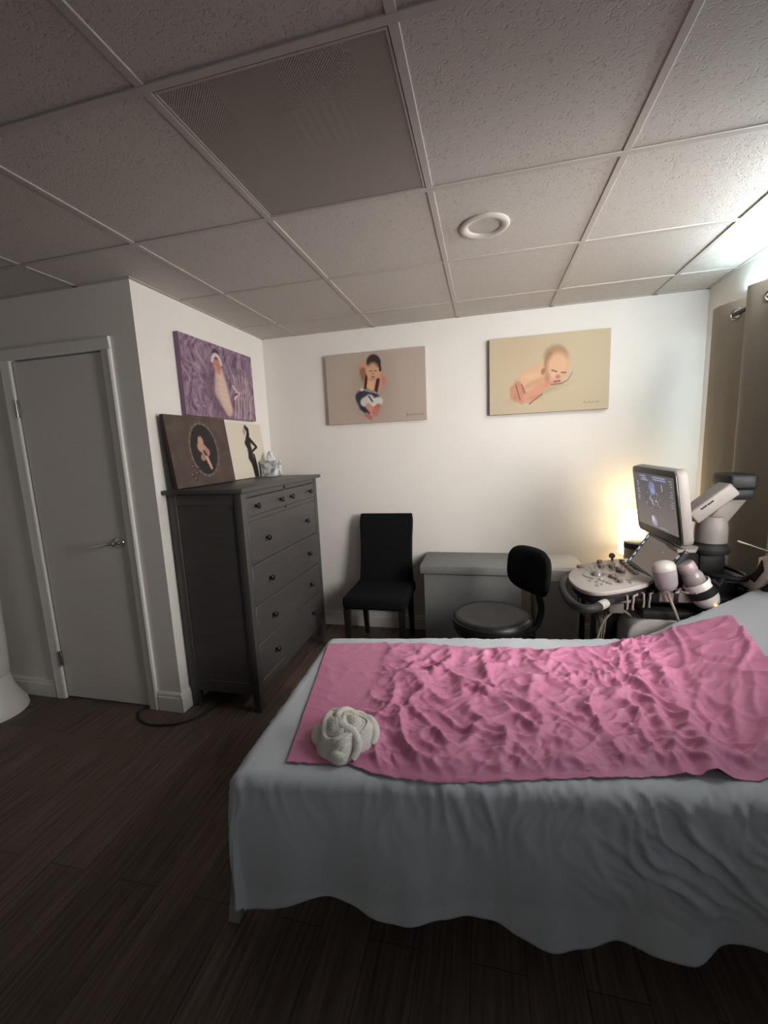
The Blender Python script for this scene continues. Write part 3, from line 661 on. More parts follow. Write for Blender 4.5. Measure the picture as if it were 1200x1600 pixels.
# ---------------- painting of prints and screens (flat printed pictures) ----------------
class Paint:
    def __init__(s, w, h, asp, bg):
        s.X, s.Y = np.meshgrid(np.linspace(0, asp, w), np.linspace(0, 1, h)); s.C = np.zeros((h, w, 3))+np.array(lin(bg))
    def mix(s, a, col): a = np.clip(a, 0, 1)[..., None]; s.C = s.C*(1-a)+np.array(lin(col))*a
    def ell(s, x, y, rx, ry, col, rot=0, soft=.22, al=1):
        c, q = math.cos(rot), math.sin(rot); dx = s.X-x; dy = s.Y-y; u = (dx*c+dy*q)/rx; v = (-dx*q+dy*c)/ry
        s.mix(al*(1-sstep(1-soft, 1+soft, np.hypot(u, v))), col)
    def cap(s, pts, r, col, soft=.28, al=1):
        pts = [np.array(p, float) for p in pts]; best = np.full(s.X.shape, 9.)
        rr = r if hasattr(r, '__len__') else [r]*len(pts)
        for (a, b, ra, rb) in zip(pts[:-1], pts[1:], rr[:-1], rr[1:]):
            d = b-a; t = np.clip(((s.X-a[0])*d[0]+(s.Y-a[1])*d[1])/(d@d), 0, 1); k = np.hypot(s.X-a[0]-t*d[0], s.Y-a[1]-t*d[1])/(ra+(rb-ra)*t); best = np.minimum(best, k)
        s.mix(al*(1-sstep(1-soft, 1+soft, best)), col)
    def poly(s, pts, col):
        ins = np.zeros(s.X.shape, bool); n = len(pts)
        for i in range(n):
            (x0, y0), (x1, y1) = pts[i], pts[(i+1) % n]
            c = ((y0 > s.Y) != (y1 > s.Y)) & (s.X < (x1-x0)*(s.Y-y0)/((y1-y0) or 1e-9)+x0); ins ^= c
        s.mix(ins.astype(float), col)
def panel(name, P, org, ux, uy, w, h, m, parent, off=.0008):
    # org = top-left corner, ux along the picture width, uy upward
    ux = Vector(ux).normalized(); uy = Vector(uy).normalized(); n = ux.cross(uy); ny, nx = P.C.shape[:2]
    a = np.linspace(0, w, nx)[None, :]; b = np.linspace(0, -h, ny)[:, None]; o = Vector(org)+n*off
    X = o.x+ux.x*a+uy.x*b; Y = o.y+ux.y*a+uy.y*b; Z = o.z+ux.z*a+uy.z*b
    return gridmesh(name, X+0*b, Y+0*b, Z+0*b, m, parent, color=P.C)
PRINT = paint_mat('canvas_print')
SK, SKD, SKP = (.80, .62, .49), (.62, .43, .33), (.78, .55, .46)
# suspenders baby
A1 = Paint(300, 200, 1.5, (.70, .64, .585))
A1.mix(.10*np.abs(vnoise(A1.X*60, A1.Y*60, 3))+.12*sstep(.3, 1.0, A1.Y), (.60, .53, .48))
A1.ell(.72, .52, .30, .46, (.60, .52, .46), .1, .7, .5)
A1.cap([(.66, .33), (.55, .22), (.60, .17)], [.055, .05, .04], SKP); A1.cap([(.58, .26), (.60, .40), (.62, .50)], [.05, .04, .04], SKD)
A1.cap([(.80, .30), (.88, .42), (.80, .50)], [.06, .06, .05], SKP)
A1.cap([(.73, .36), (.66, .56)], [.10, .115], (.82, .62, .46)); A1.cap([(.63, .33), (.59, .55)], .020, (.22, .10, .12)); A1.cap([(.80, .40), (.76, .56)], .028, (.24, .12, .16))
A1.ell(.735, .24, .108, .155, SK, .08); A1.ell(.74, .145, .106, .105, (.20, .14, .11), .1, .15); A1.ell(.725, .27, .085, .105, (.80, .62, .50), .1, .4); A1.cap([(.83, .13), (.84, .27)], .018, (.20, .13, .11))
for x in (.695, .765): A1.cap([(x-.018, .268), (x+.018, .272)], .007, (.45, .28, .22))
A1.ell(.727, .31, .018, .014, (.70, .46, .38)); A1.cap([(.705, .352), (.745, .355)], .008, (.55, .28, .25))
A1.cap([(.53, .62), (.60, .60), (.74, .66)], [.085, .09, .075], (.15, .17, .24)); A1.cap([(.53, .64), (.56, .76), (.62, .84)], [.08, .07, .045], (.15, .16, .22)); A1.cap([(.55, .515), (.76, .575)], .014, (.58, .54, .50)); A1.ell(.545, .52, .022, .022, (.82, .80, .78))
A1.cap([(.58, .70), (.66, .66)], .062, (.80, .77, .74)); A1.cap([(.72, .71), (.80, .70)], .058, (.82, .79, .76)); A1.cap([(.65, .62), (.70, .70)], .012, (.2, .2, .27))
A1.cap([(.63, .76), (.70, .85)], .040, SKP); A1.cap([(.79, .77), (.74, .85)], [.04, .055], (.72, .46, .40)); A1.cap([(.60, .88), (.66, .93)], [.032, .03], (.68, .42, .37)); A1.ell(.76, .775, .03, .02, SKD)
for k in range(5): A1.cap([(.44+.004*k, .58+.035*k), (.49+.004*k, .575+.035*k)], .0045, (.25, .22, .22))
A1.cap([(.46, .66), (.45, .70)], .004, (.3, .26, .25))
A1.cap([(1.22, .90), (1.225, .93)], .006, (.35, .3, .28))
for k in range(9): A1.cap([(1.25+.024*k, .925), (1.262+.024*k, .91+.01*(k % 2))], .0045, (.42, .36, .33))
A1.mix(.30*(1-sstep(.3, 1.0, np.hypot((A1.X-.56)/.07, (A1.Y-.30)/.14))), (.42, .28, .22)); A1.mix(.35*(1-sstep(.2, 1.0, np.hypot((A1.X-.885)/.05, (A1.Y-.42)/.10))), (.55, .36, .30)); A1.mix(.3*(1-sstep(.2, 1., np.hypot((A1.X-.72)/.10, (A1.Y-.385)/.03))), (.40, .26, .20))
A1.mix(.35*(1-sstep(.2, 1., np.hypot((A1.X-.69)/.07, (A1.Y-.47)/.09))), (.88, .70, .52)); A1.mix(.3*np.abs(vnoise(A1.X*30, A1.Y*22, 15))*(1-sstep(.4, 1, np.hypot((A1.X-.62)/.14, (A1.Y-.64)/.14))), (.45, .48, .56))
def canvas_on_back(name, label, x0, x1, z0, z1, A, edge):
    t = thing(name, label, 'canvas print', ((x0+x1)/2, YW, z0), 'baby pictures on canvas hung on the walls')
    obj('stretched_canvas', MB().box((x0, YW-.032, z0), (x1, YW-.001, z1), .002, 1), edge, t)
    panel('print', A, (x0+.001, YW-.032, z1-.001), (1, 0, 0), (0, 0, 1), x1-x0-.002, z1-z0-.002, PRINT, t); return t
canvas_on_back('canvas_picture', 'canvas picture of a dark-haired baby in jeans and braces, above the dining chair', .235, .988, 1.626, 2.136, A1, mat('canvas_edge_mauve', lin((.70, .64, .58)), .8))
# sleeping baby
A2 = Paint(300, 200, 1.5, (.76, .695, .585))
A2.mix(.12*np.abs(vnoise(A2.X*25, A2.Y*25, 13))+.25*sstep(.62, .95, A2.Y+.08*vnoise(A2.X*5, A2.Y*3, 4))*.5, (.68, .62, .53))
A2.mix(.35*np.exp(-((A2.X-.35)/.35)**2-((A2.Y-.15)/.2)**2), (.74, .64, .53))
A2.ell(.62, .74, .34, .05, (.62, .52, .42), -.25, .6, .5)
A2.cap([(.70, .50), (.52, .55), (.40, .63)], [.13, .12, .09], (.78, .60, .47)); A2.cap([(.66, .44), (.50, .52), (.38, .62)], [.08, .08, .05], (.82, .66, .53))
A2.cap([(.30, .66), (.32, .76), (.42, .83)], [.035, .05, .045], (.76, .54, .44)); A2.cap([(.37, .62), (.45, .78)], [.05, .055], (.74, .53, .43)); A2.cap([(.345, .62), (.40, .82)], .007, (.52, .32, .26)); A2.cap([(.42, .62), (.46, .74)], .008, (.55, .36, .28))
A2.cap([(.50, .80), (.62, .71), (.74, .64)], [.07, .062, .04], (.80, .58, .47)); A2.cap([(.52, .88), (.68, .76)], .008, (.50, .33, .26))
A2.ell(.86, .395, .155, .205, (.80, .62, .49), .12); A2.ell(.845, .28, .15, .14, (.62, .46, .34), .15, .25, .75); A2.ell(.755, .36, .045, .12, (.50, .38, .30), .2, .5, .8); A2.ell(.87, .40, .13, .155, (.84, .67, .54), .12, .35)
A2.ell(.69, .47, .026, .045, SKD, .2); A2.cap([(.80, .46), (.86, .485)], .009, (.50, .32, .25)); A2.cap([(.92, .50), (.97, .505)], .009, (.50, .32, .25)); A2.ell(.875, .55, .032, .026, (.72, .48, .38)); A2.cap([(.83, .612), (.90, .605)], .013, (.62, .33, .28))
A2.cap([(.80, .645), (.92, .64), (1.0, .60), (1.06, .50)], [.012, .01, .006, .004], (.60, .42, .32))
for k in range(4): A2.cap([(.71+.022*k, .66-.006*k), (.73+.022*k, .62-.004*k)], .013, (.80, .56, .46)); A2.cap([(.72+.022*k, .665-.006*k), (.74+.022*k, .63)], .003, (.52, .33, .27))
for k in range(8): A2.cap([(1.20+.026*k, .91), (1.212+.026*k, .895+.012*(k % 2))], .0045, (.52, .46, .38))
A2.mix(.35*(1-sstep(.2, 1., np.hypot((A2.X-.55)/.22, (A2.Y-.52)/.07))), (.88, .74, .60)); A2.mix(.4*(1-sstep(.2, 1., np.hypot((A2.X-.745)/.05, (A2.Y-.55)/.10))), (.50, .34, .26)); A2.mix(.30*(1-sstep(.2, 1., np.hypot((A2.X-.82)/.06, (A2.Y-.52)/.06))), (.90, .72, .60)); A2.mix(.25*(1-sstep(.2, 1., np.hypot((A2.X-.60)/.14, (A2.Y-.80)/.05))), (.58, .38, .30)); A2.mix(.25*(1-sstep(.2, 1., np.hypot((A2.X-.34)/.05, (A2.Y-.78)/.08))), (.58, .36, .30))
canvas_on_back('canvas_picture', 'canvas picture of a bare baby asleep on its folded arms, above the lamp', 1.430, 2.190, 1.628, 2.134, A2, mat('canvas_edge_brown', lin((.42, .38, .33)), .8))
# bundle on purple fur (alcove wall)
A0 = Paint(330, 220, 1.5, (.50, .40, .47))
nz = vnoise(A0.X*14+2*vnoise(A0.X*3, A0.Y*3, 5), A0.Y*5+2*vnoise(A0.X*4, A0.Y*4, 6), 31); nz2 = vnoise(A0.X*40+3*vnoise(A0.X*4, A0.Y*4, 7), A0.Y*12+3*vnoise(A0.X*5, A0.Y*5, 8), 32)
A0.mix(.9*sstep(-.1, .9, nz), (.66, .56, .62)); A0.mix(.9*sstep(.0, .9, -nz), (.34, .24, .33)); A0.mix(.5*sstep(.1, .8, nz2), (.72, .62, .68)); A0.mix(.55*sstep(.1, .8, -nz2), (.30, .20, .29))
A0.ell(.66, .60, .22, .45, (.33, .24, .31), -.15, .5, .6)
A0.cap([(.70, .36), (.72, .62), (.84, .88)], [.085, .150, .085], (.74, .63, .60)); A0.cap([(.70, .40), (.74, .62), (.86, .86)], [.05, .09, .05], (.80, .69, .64))
A0.ell(.67, .26, .085, .12, (.72, .48, .42)); A0.ell(.66, .13, .07, .07, (.28, .18, .22), 0, .3)
for k in range(13):
    a = math.radians(195+k*13); A0.ell(.665+.095*math.cos(a), .27+.13*math.sin(a), .026, .019, (.80, .74, .73), a, .5)
A0.cap([(.64, .30), (.70, .37)], .03, (.76, .52, .46)); A0.cap([(.655, .275), (.675, .277)], .006, (.45, .26, .24)); A0.cap([(.69, .31), (.705, .313)], .006, (.45, .26, .24))
for k in range(5): A0.cap([(.64+.02*k, .48+.07*k), (.78+.012*k, .50+.07*k)], .007, (.66, .54, .51), al=.5)
A0.mix(.25*(1-sstep(.6, 1.0, np.hypot((A0.X-.76)/.11, (A0.Y-.62)/.30))), (.86, .77, .72))
for k in range(9):
    x = 1.0+.06*k*.8; A0.cap([(x-.05*math.sin(k), .35), (x+.03, .55+.02*k), (x-.02+.04*math.sin(2*k), .97)], .008, (.80, .70, .70), al=.6)
A0.cap([(.98, .52), (1.10, .62), (1.0, .70), (1.12, .60)], .02, (.78, .68, .68)); A0.cap([(1.0, .64), (1.08, .62)], .014, (.36, .26, .34))
y0, y1, z0, z1 = 1.145, 1.905, 1.672, 2.130
t0 = thing('canvas_picture', 'canvas picture of a swaddled baby on purple fur, on the alcove wall', 'canvas print', (XL, 1.52, z0), 'baby pictures on canvas hung on the walls')
obj('stretched_canvas', MB().box((XL+.001, y0, z0), (XL+.032, y1, z1), .002, 1), mat('canvas_edge_purple', lin((.48, .40, .46)), .8), t0)
panel('print', A0, (XL+.032, y0+.001, z1-.001), (0, 1, 0), (0, 0, 1), y1-y0-.002, z1-z0-.002, PRINT, t0)
# leaning dark canvas
A3 = Paint(240, 200, 1.25, (.29, .235, .21)); A3.mix(.7*sstep(-.3, .8, vnoise(A3.X*4, A3.Y*4, 5)+.4*vnoise(A3.X*14, A3.Y*14, 6)), (.36, .30, .265))
A3.ell(.66, .48, .30, .40, (.46, .39, .35), 0, .03); A3.ell(.66, .48, .275, .372, (.13, .105, .10), 0, .03)
for k in range(40):
    a = k*.157; A3.ell(.66+.295*math.cos(a), .48+.39*math.sin(a), .020, .022, (.34, .28, .25) if k % 2 else (.45, .38, .33), al=.7)
A3.ell(.61, .36, .055, .075, (.72, .55, .46)); A3.cap([(.60, .44), (.70, .52)], [.075, .06], (.70, .54, .46)); A3.cap([(.70, .50), (.60, .60)], .045, (.62, .48, .42)); A3.cap([(.68, .60), (.74, .76)], [.03, .022], (.74, .60, .52)); A3.cap([(.64, .50), (.68, .56)], .018, (.2, .15, .14))
for x, y in ((.36, .72), (.42, .82), (.33, .84), (.46, .74), (.38, .90)): A3.ell(x, y, .035, .035, (.22, .16, .16)); A3.ell(x-.01, y-.01, .014, .014, (.55, .42, .40))
def lean(name, label, y0, y1, h, xb, A, edge, thick=.02, cat='canvas print', gap=0):
    zb_ = Zt+.004; dx = xb-(XL+.003+thick+gap); ang = math.asin(dx/h)
    up = Vector((-math.sin(ang), 0, math.cos(ang))); n = Vector((math.cos(ang), 0, math.sin(ang)))
    org = Vector((xb, y0, zb_)); t = thing(name, label, cat, org+Vector((0, (y1-y0)/2, 0)), 'canvases leaning on the chest of drawers')
    mb = MB(); mb.prism([(0, 0), (y1-y0, 0), (y1-y0, h), (0, h)], -thick, org, (0, 1, 0), up); obj('stretched_canvas', mb, edge, t)
    panel('print', A, org+up*(h-.001)+Vector((0, .001, 0)), (0, 1, 0), up, y1-y0-.002, h-.002, PRINT, t)
lean('leaning_picture', 'dark brown canvas with a baby in an oval, leaning on the chest of drawers', .935, 1.478, .400, -.200, A3, mat('canvas_edge_dark', (.05, .035, .03), .8), gap=.024)
A4 = Paint(360, 240, 1.49, (.83, .79, .72))
bl = (.085, .075, .08)
A4.ell(.88, .125, .050, .055, (.66, .62, .60)); A4.cap([(.86, .15), (.87, .19)], .025, (.60, .56, .55)); A4.cap([(.93, .055), (.99, .11), (1.0, .20)], [.035, .055, .035], bl)
A4.cap([(.965, .20), (.965, .27)], [.035, .055], bl); A4.cap([(.955, .29), (.94, .37), (.965, .47)], [.075, .095, .07], bl); A4.ell(.90, .36, .07, .06, bl); A4.cap([(1.0, .28), (1.22, .43), (1.05, .51)], [.045, .03, .022], bl); A4.ell(.885, .50, .022, .028, (.66, .6, .56))
A4.cap([(.97, .50), (.97, .62)], [.075, .10], bl); A4.cap([(.99, .62), (1.03, .80), (1.05, 1.0)], [.095, .07, .06], bl); A4.cap([(1.07, .60), (1.10, .8), (1.10, 1.0)], .045, bl); A4.cap([(1.045, .56), (1.05, .63)], .008, (.5, .47, .45))
lean('leaning_picture', 'white canvas with a standing dark-dressed woman in profile, beside the tissue box', 1.400, 1.972, .385, -.232, A4, mat('canvas_edge_white', lin((.80, .77, .70)), .8), thick=.018)
# tissue box
tx = Vector((-.160, 1.895, Zt)); tb2 = thing('tissue_box', 'marbled white tissue box at the far end of the chest of drawers', 'tissue box', tx)
MARB = bpy.data.materials.new('marbled_card'); MARB.use_nodes = True
N = MARB.node_tree.nodes; L = MARB.node_tree.links; tcn = N.new('ShaderNodeTexCoord'); nn_ = N.new('ShaderNodeTexNoise'); nn_.inputs['Scale'].default_value = 16; nn_.inputs['Distortion'].default_value = 1.5; L.new(tcn.outputs['Object'], nn_.inputs[0])
rr_ = N.new('ShaderNodeValToRGB'); rr_.color_ramp.elements[0].position = .42; rr_.color_ramp.elements[0].color = (.25, .26, .28, 1); rr_.color_ramp.elements[1].position = .55; rr_.color_ramp.elements[1].color = (.72, .71, .70, 1); L.new(nn_.outputs['Fac'], rr_.inputs[0]); L.new(rr_.outputs[0], N['Principled BSDF'].inputs['Base Color'])
obj('box', MB().box((tx.x-.056, tx.y-.056, Zt+.001), (tx.x+.056, tx.y+.056, Zt+.118), .003, 1), MARB, tb2)
vs = []; fs = []; n = 28
for i in range(7):
    for k in range(n):
        a = 2*PI*k/n; r = .030*(1-i/7)**.8+.004+.006*math.sin(3*a+i); vs.append((tx.x+r*math.cos(a)*1.1, tx.y+r*math.sin(a)*.7, Zt+.112+i*.012+.006*math.sin(2*a)))
for i in range(6):
    for k in range(n): l = (k+1) % n; fs.append((i*n+k, i*n+l, (i+1)*n+l, (i+1)*n+k))
obj('tissue', MB().add(vs, fs), mat('tissue_paper', (.75, .73, .70), .9), tb2)

# ---------------- ultrasound machine ----------------
us = thing('ultrasound_machine', 'ultrasound machine with tilted monitor, touch screen and control panel by the bed', 'ultrasound machine', (2.25, 1.28, 0))
FZ = lambda x: .76+.1*(x-1.8)
# cart base
mb = MB(); mb.prism([(2.03, .10), (2.54, .10), (2.54, .612), (2.12, .612)]+[(2.12-.09*math.sin(a), .522+.09*math.cos(a)) for a in np.linspace(0, PI/2, 7)], -.34, (0, 1.045, 0), (1, 0, 0), (0, 0, 1), .012, 3)
obj('cart_body', mb, mat('cart_plastic', (.42, .39, .375), .5), us)
mb = MB().box((2.09, 1.05, .613), (2.545, 1.42, .655), .012).box((2.18, 1.12, .655), (2.50, 1.40, .80), .02).box((2.36, 1.06, .655), (2.545, 1.34, .725), .02)
obj('upper_chassis', mb, DKP, us)
obj('front_recess', MB().box((1.955, 1.20, .10), (2.07, 1.42, .66), .015), BLKP, us)
mb = MB().box((1.96, 1.06, .07), (2.54, 1.42, .10), .01); obj('cart_foot_plate', mb, BLKP, us)
for x in (1.99, 2.50):
    for y in (1.09, 1.39): obj('caster', MB().lathe([(0, -.014), (.032, -.012), (.035, 0), (.032, .012), (0, .014)], (x, y, .035), 24, (0, 1, 0)), BLKP, us)
# control panel
ol = [(1.797, 1.18), (1.815, 1.26), (1.850, 1.33), (1.90, 1.385), (1.975, 1.425), (2.06, 1.445), (2.125, 1.45), (2.15, 1.40), (2.145, 1.12), (2.125, 1.07), (2.09, 1.03), (2.02, .99), (1.95, .965), (1.89, .955), (1.845, .97), (1.815, 1.02), (1.80, 1.09)]
olc = [(p.x, p.y) for p in catmull([(*p, 0) for p in ol], 4, True)]
pu = Vector((1, 0, .1)).normalized(); po = Vector((1.8, 0, .76)); f_ = lambda pts, dz: [((x-1.8)/pu.x, y) for x, y in pts]
nrmp = pu.cross(Vector((0, 1, 0))).normalized()
obj('control_panel', MB().prism(f_(olc, 0), -.020, po, pu, (0, 1, 0), .005, 2), mat('panel_plastic', (.36, .325, .30), .45), us)
cxp, cyp = 1.98, 1.2; ol2 = [(cxp+(x-cxp)*.93, cyp+(y-cyp)*.93) for x, y in olc]
under = MB().prism(f_(ol2, 0), -.045, po-nrmp*.021, pu, (0, 1, 0), .008, 2); obj('panel_tray', under, BLKP, us)
def pp_(x, y, h=0): return po+pu*((x-1.8)/pu.x)+Vector((0, y, 0))+nrmp*h
TB = pp_(1.931, 1.198)
obj('trackball_ring', MB().lathe([(.062, 0), (.062, .003), (.056, .005), (.036, .003), (.030, .001), (.030, 0)], TB, 40, nrmp, 1, 1), mat('ring_plastic', (.30, .27, .25), .35), us)
obj('trackball', MB().lathe([(.026, 0), (.024, .010), (.017, .018), (.008, .022), (0, .023)], TB, 30, nrmp), mat('trackball_grey', (.20, .19, .19), .15), us)
KN = mat('control_knob_dark', (.13, .10, .09), .4)
for x, y, r, h in ((1.885, 1.345, .020, .010), (1.985, 1.375, .013, .022), (1.978, 1.312, .015, .018), (2.023, 1.297, .015, .018), (2.036, 1.227, .015, .026), (2.045, 1.205, .014, .016), (1.986, 1.145, .016, .016), (1.996, 1.110, .010, .012), (1.998, 1.068, .012, .014)):
    obj('knob', MB().lathe([(r, 0), (r, h*.8), (r*.85, h), (0, h)], pp_(x, y), 18, nrmp), KN, us)
obj('joystick_knob', MB().lathe([(.006, 0), (.006, .012), (.014, .016), (.016, .028), (.009, .038), (0, .040)], pp_(2.06, 1.43), 18, nrmp), mat('joystick_plum', (.10, .06, .08), .4), us)
for k in range(6):
    y = 1.385-.043*k; q = pp_(2.088, y); obj('slider', MB().box((q.x-.006, q.y-.011, q.z), (q.x+.016, q.y+.011, q.z+.014), .003), KN, us)
BT = mat('panel_button', (.30, .275, .26), .3)
rb = MB()
for k, (x, y) in enumerate([(1.93, 1.32), (1.95, 1.30), (1.91, 1.285), (1.93, 1.275), (1.90, 1.13), (1.885, 1.11), (1.91, 1.09), (1.93, 1.12), (1.94, 1.095), (1.95, 1.07), (1.92, 1.05), (1.90, 1.04), (1.96, 1.05), (2.04, 1.09), (2.05, 1.07), (2.04, 1.05), (2.06, 1.10), (2.02, 1.35), (2.03, 1.37), (2.05, 1.36)]):
    obj('button', MB().lathe([(.010, 0), (.010, .003), (.008, .0045), (0, .005)], pp_(x, y), 14, nrmp, 1, 1), BT, us)
# touch screen console
TL, TR, BR, BL = Vector((2.200, 1.312, .951)), Vector((2.238, 1.066, .930)), Vector((2.140, 1.112, .793)), Vector((2.104, 1.355, .815))
uxs = (TR-TL+BR-BL).normalized(); cs_ = (TL+TR+BL+BR)/4; uys = (TL-BL+TR-BR); uys = (uys-uxs*uys.dot(uxs)).normalized(); ns_ = uxs.cross(uys)
if ns_.x > 0: uxs = uxs; 
tw_, th_ = ((TR-TL).length+(BR-BL).length)/2*1.16, ((TL-BL).length+(TR-BR).length)/2+.006
cs_ = cs_+uxs*.018
mb = MB().rrect(cs_-ns_*.022, uxs, uys, tw_+.012, th_+.012, .012, .022, .003, 4); obj('touch_screen_housing', mb, mat('console_bezel', (.035, .034, .035), .25), us)
mb = MB().prism([(0, 0), (.10, .14), (.19, .14), (.19, -.03), (.02, -.06)], .26, (2.108, 1.36, .785), (1, .14, 0), (0, 0, 1)); obj('console_wedge', mb, BLKP, us)
TS = Paint(150, 105, tw_/th_, (.10, .095, .095)); a_ = tw_/th_
TS.poly([(.14, .07), (a_-.10, .07), (a_-.10, .93), (.14, .93)], (.42, .375, .345)); TS.ell(1.0, .28, .02, .02, (.75, .68, .5))
for k in range(5): y = .12+.19*k; TS.cap([(.06, y-.03), (.06, y+.05)], .020, (.80, .84, .95)); TS.cap([(.09, y-.02), (.09, y+.03)], .010, (.75, .8, .9))
for k in range(4):
    y = .20+.20*k; TS.ell(a_-.055, y, .045, .055, (.80, .84, .95)); TS.ell(a_-.055, y, .034, .042, (.12, .12, .13)); TS.ell(a_-.05, y, .016, .022, (.9, .92, 1))
SCREEN2 = paint_mat('touch_screen_picture', .35, .12)
panel('touch_screen', TS, cs_-uxs*tw_/2+uys*th_/2, uxs, uys, tw_, th_, SCREEN2, us, .001)
obj('console_shelf', MB().prism([(2.215, 1.055), (2.29, 1.06), (2.335, 1.14), (2.31, 1.34), (2.215, 1.37)], .014, (0, 0, .925), (1, 0, 0), (0, 1, 0), .003), GRYP, us)
obj('side_rail', MB().tube([BR+Vector((.012, -.012, -.006)), TR+Vector((.012, -.012, .0))], .008, 8), GRYP, us)
# monitor
TL, TR, BR, BL = Vector((2.128, 1.451, 1.292)), Vector((2.178, 1.046, 1.284)), Vector((2.224, 1.005, .955)), Vector((2.19, 1.415, .962))
uxm = (TR-TL+BR-BL).normalized(); cm = (TL+TR+BL+BR)/4; uym = TL-BL+TR-BR; uym = (uym-uxm*uym.dot(uxm)).normalized(); nm = uxm.cross(uym)
mw, mh = .412, .338
obj('monitor_housing', MB().rrect(cm-nm*.052, uxm, uym, mw, mh, .028, .048, .012, 6), GRYP, us)
obj('monitor_bezel', MB().rrect(cm-nm*.0045, uxm, uym, mw-.004, mh-.004, .026, .005, .001, 6), mat('monitor_bezel_black', (.022, .02, .02), .25), us)
sw, shh = mw-.040, mh-.075; a_ = sw/shh
MS = Paint(260, 190, a_, (.30, .29, .30)); MS.mix(sstep(.1, 1, MS.Y)*.75, (.50, .465, .44)); MS.mix(.15*np.abs(vnoise(MS.X*70, MS.Y*70, 4)), (.6, .58, .6))
for k, (y, x0_, x1_) in enumerate(((.045, .22, .46), (.085, .30, .50), (.045, .70, 1.15), (.085, .72, 1.17), (.12, .26, .56))):
    for j in range(int((x1_-x0_)/.026)): MS.cap([(x0_+.026*j, y), (x0_+.026*j+.014, y+.004)], .010, (.62, .66, .82), al=.8)
for k in range(14):
    if k % 5 != 4: MS.cap([(.08+.01*(k % 3), .17+.027*k), (.13+.02*((k*7) % 3), .17+.027*k)], .008, (.60, .64, .78), al=.75)
for k in range(12):
    if k % 4 != 3: MS.cap([(a_-.16+.02*(k % 3), .07+.045*k), (a_-.07, .07+.045*k)], .007, (.62, .64, .72), al=.7)
ang_ = np.arctan2(MS.X-.64, MS.Y-.02); rr2 = np.hypot(MS.X-.64, MS.Y-.02); fan_ = (np.abs(ang_) < .55) & (rr2 > .16) & (rr2 < .62)
MS.mix(fan_*.22, (.18, .17, .19)); MS.mix(fan_*.55*sstep(.1, .9, vnoise(MS.X*13, MS.Y*10, 8)+.5*vnoise(MS.X*40, MS.Y*30, 9)), (.75, .75, .85))
MS.ell(.64, .24, .10, .10, (.50, .54, .78), .3, .5, .8); MS.ell(.68, .31, .07, .06, (.60, .63, .82), 0, .6, .7); MS.cap([(1.0, .17), (1.01, .27)], .012, (.72, .72, .75)); MS.cap([(.62, .48), (.63, .55)], .018, (.72, .70, .70)); MS.cap([(.70, .49), (.80, .48)], .008, (.7, .68, .66))
MS.ell(.62, .86, .08, .08, (.72, .72, .78), .4, .5, .8); MS.cap([(.57, .80), (.60, .86)], .02, (.92, .92, .98)); MS.ell(.68, .91, .05, .05, (.66, .67, .76), 0, .5, .7)
for j in range(10): MS.cap([(.80+.03*j, .955), (.81+.03*j, .957)], .007, (.75, .75, .78), al=.8)
SCREEN1 = paint_mat('monitor_picture', .45, .15)
panel('monitor_screen', MS, cm-uxm*sw/2+uym*(shh/2+.006), uxm, uym, sw, shh, SCREEN1, us, .0012)
# articulated arm
mb = MB().lathe([(.072, 0), (.078, .006), (.080, .022), (.070, .034), (.064, .040), (.064, .050)], (2.385, 1.165, .905), 40); obj('arm_base', mb, DKP, us)
obj('arm_pedestal', MB().box((2.33, 1.12, .79), (2.44, 1.22, .906), .02), BLKP, us)
mb = MB().lathe([(.062, 0), (.062, .06), (.058, .09), (.045, .115), (0, .12)], (2.388, 1.165, .955), 40); obj('arm_column', mb, GRYP, us)
def link(a, b, w_, h_, mt, nm_, bev=.008):
    a = Vector(a); b = Vector(b); d = (b-a); L0 = d.length; d.normalize(); yv = Vector((0, 1, 0)); yv = (yv-d*yv.dot(d)).normalized(); n = d.cross(yv)
    R = Matrix((d, yv, n)).transposed(); c = (a+b)/2; bx = MB().box((-L0/2, -w_/2, -h_/2), (L0/2, w_/2, h_/2), bev, 3); bx.v = [R @ v+c for v in bx.v]; return obj(nm_, bx, mt, us)
link((2.275, 1.115, 1.075), (2.425, 1.115, 1.205), .095, .062, GRYP, 'upper_link')
link((2.400, 1.19, 1.045), (2.480, 1.19, 1.165), .095, .070, GRYP, 'lower_link')
mb = MB(); 
for k in range(2):
    c = Vector((2.335-.012*k*2, 1.066, 1.145-.02*k)); mb.box((c.x-.014, c.y-.002, c.z-.003), (c.x+.014, c.y+.004, c.z+.003), .001, 1, R=Matrix.Rotation(-.72, 3, 'Y'))
obj('link_slot', mb, BLKP, us)
obj('arm_joint', MB().box((2.405, 1.08, 1.195), (2.512, 1.235, 1.262), .016, 3).box((2.43, 1.10, 1.150), (2.510, 1.225, 1.20), .01), BLKP, us)
obj('monitor_mount', MB().box((2.225, 1.15, 1.05), (2.30, 1.26, 1.13), .012), GRYP, us)
